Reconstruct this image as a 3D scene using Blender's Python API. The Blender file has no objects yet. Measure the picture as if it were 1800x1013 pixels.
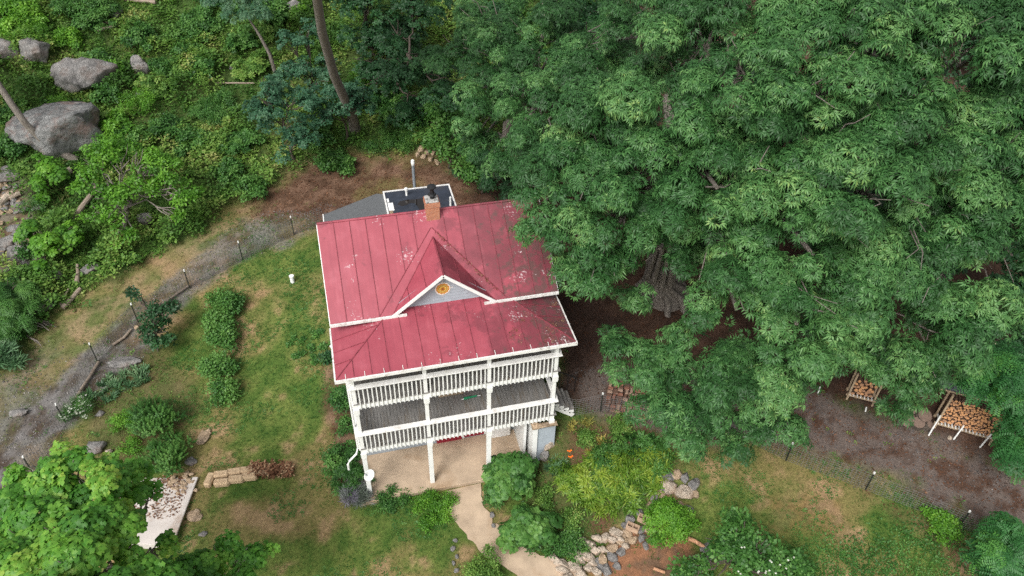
import bpy, bmesh, math, random
import numpy as np
from mathutils import Vector, Matrix

SC = bpy.context.scene
COL = SC.collection
R = math.radians
rng = np.random.default_rng(7)
rnd = random.Random(11)

# ------------------------------------------------------------------ camera
CF, CX, CY, CZ, YAW, PITCH, ROLL = 1342.84, 0.673, -20.453, 28.749, 15.037, 40.419, 1.665
cam = bpy.data.cameras.new("camera"); cam_o = bpy.data.objects.new("camera", cam); COL.objects.link(cam_o)
cam.sensor_width = 36; cam.lens = CF/1800*36; cam.clip_start = .1; cam.clip_end = 2000
_y, _p, _r = R(YAW), R(PITCH), R(ROLL)
cF = np.array([math.sin(_y)*math.cos(_p), math.cos(_y)*math.cos(_p), -math.sin(_p)])
_R = np.array([math.cos(_y), -math.sin(_y), 0]); _U = np.cross(_R, cF)
cR = math.cos(_r)*_R + math.sin(_r)*_U; cU = -math.sin(_r)*_R + math.cos(_r)*_U
cC = np.array([CX, CY, CZ])
M = Matrix(((cR[0], cU[0], -cF[0], CX), (cR[1], cU[1], -cF[1], CY), (cR[2], cU[2], -cF[2], CZ), (0, 0, 0, 1)))
cam_o.matrix_world = M
SC.camera = cam_o

# ------------------------------------------------------------------ light
SUN_DIR = Vector((-.60, -.66, .95)).normalized()
w = bpy.data.worlds.new("World"); SC.world = w; w.use_nodes = True
nt = w.node_tree; bg = nt.nodes['Background']; sky = nt.nodes.new('ShaderNodeTexSky')
sky.sky_type = 'NISHITA'; sky.sun_disc = False
sky.sun_elevation = math.asin(SUN_DIR.z); sky.sun_rotation = math.atan2(SUN_DIR.x, SUN_DIR.y)
sky.air_density = 1.0; sky.dust_density = 4.0; sky.ozone_density = 1.0
hs = nt.nodes.new('ShaderNodeHueSaturation'); hs.inputs['Saturation'].default_value = .15
nt.links.new(sky.outputs[0], hs.inputs['Color']); nt.links.new(hs.outputs[0], bg.inputs[0]); bg.inputs[1].default_value = .14
sl = bpy.data.lights.new("sun", 'SUN'); sl.energy = 1.7; sl.angle = R(22); sl.color = (1, .97, .92)
so = bpy.data.objects.new("sun", sl); COL.objects.link(so)
so.rotation_euler = SUN_DIR.to_track_quat('Z', 'Y').to_euler(); so.location = (-20, -20, 60)
SC.view_settings.view_transform = 'Standard'; SC.view_settings.look = 'None'
SC.view_settings.exposure = 0.5; SC.view_settings.gamma = 1
SC.cycles.max_bounces = 5; SC.cycles.diffuse_bounces = 3; SC.cycles.glossy_bounces = 2; SC.cycles.transmission_bounces = 3
SC.cycles.use_denoising = False; SC.render.filter_size = 1.25; SC.cycles.sample_clamp_indirect = 4

# ------------------------------------------------------------------ noise
def _hash(ix, iy, s):
    n = (ix*374761393 + iy*668265263 + s*974711) & 0x7fffffff
    n = ((n ^ (n >> 13))*1274126177) & 0x7fffffff
    return ((n ^ (n >> 16)) & 0xffff)/65535.0
def vnoise(x, y, s=0):
    x = np.asarray(x, float); y = np.asarray(y, float)
    ix = np.floor(x).astype(np.int64); iy = np.floor(y).astype(np.int64)
    fx = x-ix; fy = y-iy; fx = fx*fx*(3-2*fx); fy = fy*fy*(3-2*fy)
    a = _hash(ix, iy, s); b = _hash(ix+1, iy, s); c = _hash(ix, iy+1, s); d = _hash(ix+1, iy+1, s)
    return (a*(1-fx)+b*fx)*(1-fy)+(c*(1-fx)+d*fx)*fy
def fbm(x, y, sc, oct=4, s=0):
    v = 0; a = .5; t = 0
    for k in range(oct):
        v = v+a*vnoise(x/sc, y/sc, s+k*17); t += a; a *= .5; sc *= .5
    return v/t
def sstep(a, b, v):
    t = np.clip((v-a)/(b-a), 0, 1); return t*t*(3-2*t)

# ------------------------------------------------------------------ terrain height
CP = np.array([(-1,0,-.15),(4,-1,-.15),(8,-2,-.1),(3,-4,-.3),(5,-6,-.6),(0,-6,-.5),(-6,-4,-.5),(-12,-4,-.6),(-14,0,-.3),(-6,1,0),(-2,3,.1),
 (-2,7,1.0),(-6,8,.7),(-12,7,.5),(-15,10,1.0),(-2,12,1.9),(-8,14,1.8),(-3,17,2.6),(3,15,2.8),(8,12,2.8),(9,8,2.6),(9,4,2.3),(9,1.5,1.9),(7.6,-.7,.25),(8.5,-.2,1.2),
 (10,-1,.9),(12,0,1.6),(13,-3,.6),(10,-4,-.1),(8.5,-5,-.5),(14,-6,.2),(18,-4,1.2),(22,-6,1.1),(16,3,2.3),(18,8,2.6),(20,0,2.0),(26,-4,1.8),(25,4,3),
 (32,2,3.5),(28,-9,1),(20,-11,0),(40,10,6),(12,20,4),(3,21,3.2),(-4,22,3.8),(-10,20,3.2),(-16,16,2.6),(-20,12,1.8),(0,28,5.5),(8,30,7),(-10,30,6.5),
 (-20,24,5.2),(-28,20,4.5),(-20,35,9),(0,40,10.5),(20,32,9),(20,45,14),(0,60,18),(-30,50,15),(40,45,15),(50,30,11),(50,0,7),(45,-15,3),(-30,5,1.2),
 (-30,-10,-.2),(0,-20,-1.5),(20,-20,-1),(70,70,24),(-60,70,22),(90,0,10),(-70,0,1),(0,-60,-4),(70,-60,0),(-60,-50,-3)], float)
def _k(d2): return .5*d2*np.log(d2+1e-9)
_n = len(CP); _A = np.zeros((_n+3, _n+3))
_A[:_n, :_n] = _k(((CP[:, None, :2]-CP[None, :, :2])**2).sum(2)) + np.eye(_n)*.6
_A[:_n, _n] = 1; _A[:_n, _n+1:] = CP[:, :2]; _A[_n, :_n] = 1; _A[_n+1:, :_n] = CP[:, :2].T
_W = np.linalg.solve(_A, np.concatenate([CP[:, 2], np.zeros(3)]))
def H(x, y):
    x = np.atleast_1d(np.asarray(x, float)); y = np.atleast_1d(np.asarray(y, float))
    cx = np.clip(x, -70, 90); cy = np.clip(y, -60, 75)
    out = np.empty(x.shape)
    fx, fy, fo = cx.ravel(), cy.ravel(), out.ravel()
    for i in range(0, fx.size, 40000):
        a = fx[i:i+40000]; b = fy[i:i+40000]
        d2 = (a[:, None]-CP[:, 0])**2+(b[:, None]-CP[:, 1])**2
        fo[i:i+40000] = _k(d2)@_W[:_n]+_W[_n]+_W[_n+1]*a+_W[_n+2]*b
    out = fo.reshape(x.shape)
    hill = sstep(20, 28, y)
    out = out+(fbm(x, y, 5, 4, 3)-.5)*(.25+1.3*hill)+(fbm(x, y, .9, 2, 5)-.5)*(.06+.25*hill)
    dx = np.maximum(np.maximum(-.45-x, x-7.5), 0); dy = np.maximum(np.maximum(-.5-y, y-2.6), 0)
    t = sstep(.45, 0, np.hypot(dx, dy))
    dh = np.maximum(np.maximum(-.2-x, x-8.2), 0)+np.maximum(np.maximum(2.2-y, y-12.4), 0)
    out = out*(1-t)+(-.2)*t
    return out
def h1(x, y): return float(H([x], [y])[0])
def at(px, py, z):
    v = cF+cR*(px-900)/CF-cU*(py-506.5)/CF
    return cC+v*((z-CZ)/v[2])
def G(px, py, dz=0.0):
    "the point of the terrain (raised by dz) seen at photograph pixel px, py"
    v = cF+cR*(px-900)/CF-cU*(py-506.5)/CF
    ts = np.arange(18, 110, .5); P = cC+ts[:, None]*v
    below = P[:, 2]-dz < H(P[:, 0], P[:, 1])
    i = int(np.argmax(below)) if below.any() else len(ts)-1
    ts = np.linspace(ts[max(i-1, 0)], ts[i], 24); P = cC+ts[:, None]*v
    below = P[:, 2]-dz < H(P[:, 0], P[:, 1]); j = int(np.argmax(below)) if below.any() else 23
    p = P[j].copy(); p[2] = h1(p[0], p[1]); return p
def depth(p): return float((np.asarray(p)-cC)@cF)
def msize(p, wpx): return wpx*depth(p)/CF

# ------------------------------------------------------------------ materials
def mat(name): m = bpy.data.materials.new(name); m.use_nodes = True; return m, m.node_tree, m.node_tree.nodes['Principled BSDF']
def N(nt, t, **kw):
    n = nt.nodes.new(t)
    for k, v in kw.items():
        if k in n.inputs: n.inputs[k].default_value = v
        else: setattr(n, k, v)
    return n
def ramp(nt, fac, stops):
    r = nt.nodes.new('ShaderNodeValToRGB'); nt.links.new(fac, r.inputs[0]); e = r.color_ramp.elements
    while len(e) < len(stops): e.new(.5)
    for el, (p, c) in zip(e, stops): el.position = p; el.color = (*c, 1)
    return r.outputs[0]
def mixc(nt, fac, a, b, mode='MIX'):
    m = nt.nodes.new('ShaderNodeMix'); m.data_type = 'RGBA'; m.blend_type = mode
    for s, v in ((0, fac), (6, a), (7, b)):
        if hasattr(v, 'is_linked'): nt.links.new(v, m.inputs[s])
        elif isinstance(v, (tuple, list)): m.inputs[s].default_value = (*v, 1)
        else: m.inputs[s].default_value = v
    return m.outputs[2]
def plain(name, col, rough=.7, noise=.25, sc=3, dirt=None, bump=0., metal=0., stretch=None, spec=.3):
    m, nt, b = mat(name)
    tc = N(nt, 'ShaderNodeTexCoord'); vec = tc.outputs['Object']
    if stretch:
        mp = N(nt, 'ShaderNodeMapping'); mp.inputs['Scale'].default_value = stretch; nt.links.new(vec, mp.inputs[0]); vec = mp.outputs[0]
    n = N(nt, 'ShaderNodeTexNoise', Scale=sc, Detail=8, Roughness=.65); nt.links.new(vec, n.inputs[0])
    lo = tuple(c*(1-noise) for c in col); hi = tuple(min(1, c*(1+noise)) for c in col)
    c = ramp(nt, n.outputs[0], [(.3, lo), (.7, hi)])
    if dirt:
        n2 = N(nt, 'ShaderNodeTexNoise', Scale=sc*.45, Detail=9, Roughness=.7); nt.links.new(vec, n2.inputs[0])
        f = ramp(nt, n2.outputs[0], [(.52, (0, 0, 0)), (.66, (1, 1, 1))])
        c = mixc(nt, f, c, dirt)
    nt.links.new(c, b.inputs['Base Color']); b.inputs['Roughness'].default_value = rough; b.inputs['Metallic'].default_value = metal
    b.inputs['Specular IOR Level'].default_value = spec
    if bump:
        bp = N(nt, 'ShaderNodeBump', Strength=bump, Distance=.05); nt.links.new(n.outputs[0], bp.inputs['Height']); nt.links.new(bp.outputs[0], b.inputs['Normal'])
    return m
def leafmat(name, stops, rough=.5, trans=.3, spec=.35):
    m, nt, b = mat(name)
    a = N(nt, 'ShaderNodeAttribute'); a.attribute_name = 'tint'
    c = ramp(nt, a.outputs['Fac'], stops)
    nt.links.new(c, b.inputs['Base Color']); b.inputs['Roughness'].default_value = rough; b.inputs['Specular IOR Level'].default_value = spec
    t = N(nt, 'ShaderNodeBsdfTranslucent')
    hv = N(nt, 'ShaderNodeHueSaturation', Saturation=1.1, Value=1.3); nt.links.new(c, hv.inputs['Color']); nt.links.new(hv.outputs[0], t.inputs[0])
    mx = N(nt, 'ShaderNodeMixShader'); mx.inputs[0].default_value = trans
    nt.links.new(b.outputs[0], mx.inputs[1]); nt.links.new(t.outputs[0], mx.inputs[2])
    nt.links.new(mx.outputs[0], nt.nodes['Material Output'].inputs[0])
    return m
def vcolmat(name, rough=.95, fine=30, amp=.45):
    m, nt, b = mat(name)
    a = N(nt, 'ShaderNodeAttribute'); a.attribute_name = 'Col'
    tc = N(nt, 'ShaderNodeTexCoord')
    n = N(nt, 'ShaderNodeTexNoise', Scale=fine*.25, Detail=10, Roughness=.75); nt.links.new(tc.outputs['Object'], n.inputs[0])
    v = ramp(nt, n.outputs[0], [(.25, (1-amp,)*3), (.75, (1+amp,)*3)])
    c = mixc(nt, 1.0, a.outputs['Color'], v, 'MULTIPLY')
    nt.links.new(c, b.inputs['Base Color']); b.inputs['Roughness'].default_value = rough; b.inputs['Specular IOR Level'].default_value = .15
    bp = N(nt, 'ShaderNodeBump', Strength=.8, Distance=.06); nt.links.new(n.outputs[0], bp.inputs['Height']); nt.links.new(bp.outputs[0], b.inputs['Normal'])
    return m

def roofmat():
    m, nt, b = mat('red_painted_roof_metal')
    tc = N(nt, 'ShaderNodeTexCoord'); V = tc.outputs['Object']
    n = N(nt, 'ShaderNodeTexNoise', Scale=1.1, Detail=8, Roughness=.6); nt.links.new(V, n.inputs[0])
    c = ramp(nt, n.outputs[0], [(.3, (.29, .050, .072)), (.55, (.34, .068, .092)), (.75, (.40, .10, .13))])
    # grime plus tree shade painted into the colour, stronger towards the tree side
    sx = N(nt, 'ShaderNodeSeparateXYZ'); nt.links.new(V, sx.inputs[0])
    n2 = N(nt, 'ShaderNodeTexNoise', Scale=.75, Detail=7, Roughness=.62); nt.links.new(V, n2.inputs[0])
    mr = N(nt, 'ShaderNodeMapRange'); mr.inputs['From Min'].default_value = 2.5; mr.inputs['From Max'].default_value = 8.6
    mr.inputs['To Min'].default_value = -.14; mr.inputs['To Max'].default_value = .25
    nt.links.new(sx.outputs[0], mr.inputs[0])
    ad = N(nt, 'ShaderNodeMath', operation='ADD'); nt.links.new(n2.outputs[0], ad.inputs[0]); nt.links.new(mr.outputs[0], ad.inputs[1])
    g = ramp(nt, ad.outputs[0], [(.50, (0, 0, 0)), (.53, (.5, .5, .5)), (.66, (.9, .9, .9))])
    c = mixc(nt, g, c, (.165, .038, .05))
    ms = N(nt, 'ShaderNodeMapping'); ms.inputs['Scale'].default_value = (5, .5, .5); nt.links.new(V, ms.inputs[0])
    n6 = N(nt, 'ShaderNodeTexNoise', Scale=1.3, Detail=8, Roughness=.7); nt.links.new(ms.outputs[0], n6.inputs[0])
    c = mixc(nt, ramp(nt, n6.outputs[0], [(.45, (0, 0, 0)), (.75, (.55, .55, .55))]), c, (.24, .05, .07))
    c = mixc(nt, ramp(nt, n6.outputs[0], [(.25, (.35, .35, .35)), (.42, (0, 0, 0))]), c, (.50, .15, .18))
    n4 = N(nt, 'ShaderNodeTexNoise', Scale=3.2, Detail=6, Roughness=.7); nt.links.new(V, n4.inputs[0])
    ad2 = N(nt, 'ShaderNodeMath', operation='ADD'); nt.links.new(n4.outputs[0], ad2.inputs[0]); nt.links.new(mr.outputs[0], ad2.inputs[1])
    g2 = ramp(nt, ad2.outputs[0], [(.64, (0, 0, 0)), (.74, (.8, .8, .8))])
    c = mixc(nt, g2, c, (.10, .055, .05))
    # pale flaked spots
    n3 = N(nt, 'ShaderNodeTexNoise', Scale=13, Detail=3, Roughness=.6); nt.links.new(V, n3.inputs[0])
    n5 = N(nt, 'ShaderNodeTexNoise', Scale=.9, Detail=2); nt.links.new(V, n5.inputs[0])
    ml = N(nt, 'ShaderNodeMath', operation='MULTIPLY'); nt.links.new(n3.outputs[0], ml.inputs[0]); nt.links.new(n5.outputs[0], ml.inputs[1])
    f = ramp(nt, ml.outputs[0], [(.40, (0, 0, 0)), (.41, (.75, .75, .75))])
    c = mixc(nt, f, c, (.55, .45, .46))
    nt.links.new(c, b.inputs['Base Color']); b.inputs['Roughness'].default_value = .45; b.inputs['Specular IOR Level'].default_value = .5
    bp = N(nt, 'ShaderNodeBump', Strength=.15, Distance=.03); nt.links.new(n.outputs[0], bp.inputs['Height']); nt.links.new(bp.outputs[0], b.inputs['Normal'])
    return m

MT = {}
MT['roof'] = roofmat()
MT['seam'] = plain('dark_roof_seam', (.22, .045, .06), .6, .4, 5)
MT['white'] = plain('white_paint', (.78, .78, .76), .5, .06, 4, None)
MT['white_worn'] = plain('worn_white_paint', (.76, .75, .73), .6, .12, 7, (.60, .57, .53))
MT['gutter'] = plain('peeling_gutter_paint', (.74, .73, .70), .6, .12, 9, (.36, .32, .29))
MT['crown'] = plain('sooty_mortar', (.40, .38, .36), .9, .3, 9, (.05, .05, .05))
MT['siding'] = plain('grey_blue_siding', (.34, .38, .42), .6, .12, 3)
MT['deck'] = plain('weathered_grey_decking', (.20, .19, .18), .8, .3, 2.5, (.15, .12, .09), .2, stretch=(6, .6, 1))
MT['concrete'] = plain('stained_concrete', (.46, .35, .25), .9, .22, 1.1, (.36, .25, .16), .15)
MT['concrete_w'] = plain('pale_concrete', (.56, .51, .47), .9, .15, 1.3, (.35, .26, .2), .1)
MT['shingle'] = plain('charcoal_shingles', (.10, .105, .11), .9, .3, 6, None, .3, stretch=(1, 8, 1))
MT['rubber'] = plain('dark_rubber_roofing', (.035, .042, .058), .5, .35, 2, (.055, .055, .065), spec=.2)
MT['puddle'] = plain('standing_water', (.012, .008, .006), .04, .1, 1, spec=.6)
MT['black'] = plain('black_metal', (.02, .02, .022), .4, .3, 8)
MT['galv'] = plain('grey_galvanised_metal', (.30, .33, .36), .4, .2, 6, metal=.4)
MT['reddoor'] = plain('dark_red_door_paint', (.26, .02, .035), .5, .15, 3)
MT['bark'] = plain('grey_brown_bark', (.21, .185, .16), .95, .45, 5, (.10, .08, .065), 1.0, stretch=(5, 5, .8))
MT['bark_dark'] = plain('dark_brown_bark', (.10, .08, .065), .95, .45, 5, None, 1.0, stretch=(5, 5, .8))
MT['deadwood'] = plain('weathered_dead_wood', (.30, .24, .19), .95, .3, 4, (.18, .13, .10), .5, stretch=(1, 6, 6))
MT['logend'] = plain('cut_wood_end', (.66, .34, .16), .85, .25, 7, (.46, .22, .11))
MT['logend2'] = plain('brown_cut_wood_end', (.48, .26, .15), .85, .35, 9, (.28, .15, .09))
MT['oldend'] = plain('old_grey_brown_log_end', (.20, .14, .11), .9, .35, 9, (.11, .07, .055))
MT['logbark'] = plain('firewood_bark', (.13, .08, .055), .95, .4, 8, None, .5)
MT['wood'] = plain('raw_timber', (.40, .30, .20), .85, .25, 3, (.25, .18, .12), .2)
MT['straw'] = plain('dry_straw', (.52, .38, .24), .95, .3, 6, (.34, .20, .11), .8, stretch=(1, 1, 5))
MT['block'] = plain('tan_cinder_block', (.42, .29, .2), .95, .25, 6, None, .3)
MT['pipe'] = plain('white_plastic', (.80, .80, .78), .4, .04, 4)
MT['greenplastic'] = plain('green_plastic', (.02, .22, .10), .5, .2, 4)
MT['orange'] = plain('orange_petal', (.8, .16, .01), .6, .2, 8)
MT['wire'] = plain('dark_fence_wire', (.22, .21, .21), .6, .2, 8, metal=.3)
MT['post'] = plain('black_steel_post', (.02, .025, .02), .6, .3, 8)
def rockmat(name, a, b_, moss=None):
    m, nt, b = mat(name)
    tc = N(nt, 'ShaderNodeTexCoord'); V = tc.outputs['Object']
    n = N(nt, 'ShaderNodeTexNoise', Scale=1.6, Detail=12, Roughness=.7); nt.links.new(V, n.inputs[0])
    c = ramp(nt, n.outputs[0], [(.32, a), (.47, b_), (.62, tuple(min(1, x*1.5) for x in b_))])
    n2 = N(nt, 'ShaderNodeTexNoise', Scale=.9, Detail=10, Roughness=.7); nt.links.new(V, n2.inputs[0])
    if moss: c = mixc(nt, ramp(nt, n2.outputs[0], [(.5, (0, 0, 0)), (.62, (.8, .8, .8))]), c, moss)
    n3 = N(nt, 'ShaderNodeTexNoise', Scale=5, Detail=8, Roughness=.8); nt.links.new(V, n3.inputs[0])
    c = mixc(nt, ramp(nt, n3.outputs[0], [(.61, (0, 0, 0)), (.66, (.6, .6, .6))]), c, (.42, .43, .42))
    vo = N(nt, 'ShaderNodeTexVoronoi', Scale=1.1); vo.feature = 'DISTANCE_TO_EDGE'; vm = mixc(nt, .25, V, n2.outputs['Color']); nt.links.new(vm, vo.inputs[0])
    c = mixc(nt, ramp(nt, vo.outputs[0], [(0, (.4, .4, .4)), (.03, (0, 0, 0))]), c, tuple(x*.35 for x in a))
    nt.links.new(c, b.inputs['Base Color']); b.inputs['Roughness'].default_value = .85; b.inputs['Specular IOR Level'].default_value = .25
    bp = N(nt, 'ShaderNodeBump', Strength=1.0, Distance=.3); nt.links.new(n.outputs[0], bp.inputs['Height']); nt.links.new(bp.outputs[0], b.inputs['Normal'])
    return m
MT['rock'] = rockmat('grey_fieldstone', (.085, .083, .085), (.22, .21, .20), (.17, .13, .11))
MT['rock_moss'] = rockmat('dark_mossy_boulder', (.06, .065, .07), (.19, .19, .185), (.21, .14, .12))
MT['rock_pale'] = rockmat('pale_limestone', (.28, .21, .15), (.48, .40, .32), (.30, .19, .12))
MT['rock_tan'] = rockmat('tan_flagstone', (.26, .18, .11), (.42, .31, .21), (.2, .15, .11))
def brickmat(name, col, mortar, scale):
    m, nt, b = mat(name); tc = N(nt, 'ShaderNodeTexCoord')
    mp = N(nt, 'ShaderNodeMapping'); mp.inputs['Rotation'].default_value = (R(90), 0, 0); nt.links.new(tc.outputs['Object'], mp.inputs[0])
    k = N(nt, 'ShaderNodeTexBrick', Scale=scale); nt.links.new(mp.outputs[0], k.inputs[0])
    k.inputs['Color1'].default_value = (*col, 1); k.inputs['Color2'].default_value = (col[0]*.7, col[1]*.6, col[2]*.6, 1); k.inputs['Mortar'].default_value = (*mortar, 1)
    nt.links.new(k.outputs[0], b.inputs['Base Color']); b.inputs['Roughness'].default_value = .9
    return m
MT['brick'] = brickmat('orange_brickwork', (.50, .19, .09), (.42, .33, .26), 4.5)
BR = [plain('loose_brick_%s' % n, c, .9, .3, 9, (.3, .22, .18)) for n, c in (('red', (.24, .11, .075)), ('tan', (.34, .23, .17)), ('dark', (.15, .085, .06)))]

MT['ground'] = vcolmat('bare_and_grassy_ground')
MT['hick'] = leafmat('hickory_leaves', [(0, (.019, .062, .016)), (.3, (.033, .105, .028)), (.55, (.062, .165, .044)), (.8, (.13, .265, .082)), (1, (.28, .36, .09))], .5, .16, .32)
MT['maple'] = leafmat('maple_leaves', [(0, (.04, .14, .02)), (.4, (.085, .25, .03)), (.7, (.18, .38, .05)), (.95, (.36, .48, .08)), (1, (.62, .30, .08))], .5, .35)
MT['lime'] = leafmat('lime_green_leaves', [(0, (.05, .15, .018)), (.5, (.11, .28, .026)), (1, (.22, .42, .05))], .5, .35)
MT['blue'] = leafmat('blue_green_leaves', [(0, (.02, .07, .034)), (.6, (.05, .14, .07)), (1, (.12, .22, .12))], .5, .25)
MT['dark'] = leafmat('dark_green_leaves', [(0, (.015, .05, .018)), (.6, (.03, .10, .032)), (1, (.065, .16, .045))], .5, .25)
MT['mid'] = leafmat('mid_green_leaves', [(0, (.025, .085, .018)), (.5, (.065, .18, .035)), (1, (.15, .30, .065))], .5, .3)
MT['under'] = leafmat('undergrowth_leaves', [(0, (.045, .12, .02)), (.45, (.11, .23, .038)), (.85, (.22, .34, .07)), (1, (.36, .36, .13))], .6, .3)
MT['grass'] = leafmat('grass_blades', [(0, (.035, .12, .02)), (.35, (.085, .19, .032)), (.68, (.18, .21, .06)), (1, (.38, .29, .15))], .7, .3)
MT['daylily'] = leafmat('daylily_blades', [(0, (.04, .10, .015)), (.45, (.13, .25, .03)), (1, (.34, .42, .06))], .45, .3)
MT['iris'] = leafmat('iris_blades', [(0, (.05, .12, .05)), (.6, (.11, .22, .10)), (1, (.24, .34, .18))], .45, .3)
MT['lavender'] = leafmat('lavender_stems', [(0, (.10, .14, .09)), (.6, (.20, .22, .20)), (1, (.26, .20, .34))], .8, .2)
MT['litter'] = leafmat('fallen_leaves', [(0, (.06, .028, .016)), (.5, (.15, .07, .04)), (.85, (.28, .15, .085)), (1, (.42, .30, .18))], .9, .05, .1)
MT['gravel'] = leafmat('gravel_chips', [(0, (.05, .045, .042)), (.6, (.15, .145, .145)), (1, (.42, .39, .36))], .9, 0, .2)
MT['wflower'] = leafmat('white_petals', [(0, (.5, .52, .42)), (1, (.8, .8, .72))], .6, .2)
MT['ferny'] = leafmat('compound_locust_leaves', [(0, (.025, .10, .03)), (.6, (.05, .18, .045)), (.9, (.12, .30, .05)), (1, (.30, .45, .06))], .5, .3)

# ------------------------------------------------------------------ object helpers
def link(o): COL.objects.link(o); return o
def tag(o, label=None, cat=None, group=None, kind=None):
    if label: o['label'] = label
    if cat: o['category'] = cat
    if group: o['group'] = group
    if kind: o['kind'] = kind
    return o
def thing(name, label, cat, loc=(0, 0, 0), rotz=0, group=None):
    o = link(bpy.data.objects.new(name, None)); o.location = tuple(float(v) for v in loc); o.rotation_euler = (0, 0, rotz); o.empty_display_size = .2
    return tag(o, label, cat, group)
class MB:
    def __init__(s): s.v = []; s.f = []; s.m = []; s.smooth = False
    def add(s, vs, fs, mi=0):
        k = len(s.v); s.v += [tuple(map(float, v)) for v in vs]; s.f += [tuple(i+k for i in f) for f in fs]; s.m += [mi]*len(fs); return s
    def box(s, a, b, mi=0):
        x0, y0, z0 = a; x1, y1, z1 = b
        return s.add([(x0,y0,z0),(x1,y0,z0),(x1,y1,z0),(x0,y1,z0),(x0,y0,z1),(x1,y0,z1),(x1,y1,z1),(x0,y1,z1)],
              [(0,3,2,1),(4,5,6,7),(0,1,5,4),(1,2,6,5),(2,3,7,6),(3,0,4,7)], mi)
    def beam(s, p, q, w, h, mi=0, up=(0, 0, 1)):
        p = np.array(p, float); q = np.array(q, float); d = q-p; d /= np.linalg.norm(d)
        sd = np.cross(d, up)
        if np.linalg.norm(sd) < 1e-4: sd = np.cross(d, (1, 0, 0))
        sd /= np.linalg.norm(sd); u = np.cross(sd, d)
        vs = [c+sd*a*w/2+u*b*h/2 for c in (p, q) for a, b in ((-1,-1),(1,-1),(1,1),(-1,1))]
        return s.add(vs, [(0,1,2,3),(7,6,5,4),(0,4,5,1),(1,5,6,2),(2,6,7,3),(3,7,4,0)], mi)
    def tube(s, pts, rad, n=8, mi=0, cap=True, capmi=None):
        pts = [np.array(p, float) for p in pts]
        if not hasattr(rad, '__len__'): rad = [rad]*len(pts)
        k = len(s.v); ref = np.array([0.31, .17, .93]); vs = []
        for i, p in enumerate(pts):
            d = pts[min(i+1, len(pts)-1)]-pts[max(i-1, 0)]; d /= np.linalg.norm(d)+1e-9
            a = np.cross(d, ref); a /= np.linalg.norm(a)+1e-9; b = np.cross(d, a)
            for j in range(n):
                t = 2*math.pi*j/n; vs.append(p+(a*math.cos(t)+b*math.sin(t))*rad[i])
        fs = [(i*n+j, i*n+(j+1)%n, (i+1)*n+(j+1)%n, (i+1)*n+j) for i in range(len(pts)-1) for j in range(n)]
        s.add(vs, fs, mi)
        if cap: s.add([vs[j] for j in range(n)], [tuple(range(n))[::-1]], mi if capmi is None else capmi); s.add(vs[-n:], [tuple(range(n))], mi if capmi is None else capmi)
        return s
    def slab(s, poly, t, mi=0):
        "polygon of 3D points given its thickness downwards"
        n = len(poly); b = [(x, y, z-t) for x, y, z in poly]
        return s.add(list(poly)+b, [tuple(range(n)), tuple(range(2*n-1, n-1, -1))]+[(i, i+n, (i+1)%n+n, (i+1)%n) for i in range(n)], mi)
    def build(s, name, mats, parent=None, world=False, smooth=False, bevel=0):
        me = bpy.data.meshes.new(name); off = Vector(parent.location) if (world and parent) else Vector((0, 0, 0))
        me.from_pydata([(v[0]-off.x, v[1]-off.y, v[2]-off.z) for v in s.v], [], s.f)
        for m in (mats if isinstance(mats, (list, tuple)) else [mats]): me.materials.append(m)
        me.polygons.foreach_set('material_index', s.m)
        bm = bmesh.new(); bm.from_mesh(me); bmesh.ops.recalc_face_normals(bm, faces=bm.faces)
        if bevel: bmesh.ops.bevel(bm, geom=list(bm.edges), offset=bevel, segments=1, affect='EDGES')
        bm.to_mesh(me); bm.free()
        if smooth: me.polygons.foreach_set('use_smooth', [True]*len(me.polygons))
        me.update(); o = link(bpy.data.objects.new(name, me))
        if parent: o.parent = parent
        return o
def np_mesh(name, V, T, m, parent=None, tint=None, col=None, smooth=False):
    me = bpy.data.meshes.new(name)
    off = np.array(parent.location) if parent else np.zeros(3)
    V = np.asarray(V)-off; k = T.shape[1]
    me.vertices.add(len(V)); me.vertices.foreach_set('co', V.astype(np.float32).ravel())
    me.loops.add(T.size); me.loops.foreach_set('vertex_index', T.astype(np.int32).ravel())
    me.polygons.add(len(T)); me.polygons.foreach_set('loop_start', np.arange(0, T.size, k, dtype=np.int32))
    me.polygons.foreach_set('loop_total', np.full(len(T), k, np.int32))
    if smooth: me.polygons.foreach_set('use_smooth', np.ones(len(T), bool))
    me.materials.append(m); me.update(calc_edges=True)
    if tint is not None:
        a = me.attributes.new('tint', 'FLOAT', 'POINT'); a.data.foreach_set('value', np.asarray(tint, np.float32))
    if col is not None:
        a = me.attributes.new('Col', 'FLOAT_COLOR', 'POINT'); a.data.foreach_set('color', np.concatenate([col, np.ones((len(col), 1))], 1).astype(np.float32).ravel())
    o = link(bpy.data.objects.new(name, me))
    if parent: o.parent = parent
    return o

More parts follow.
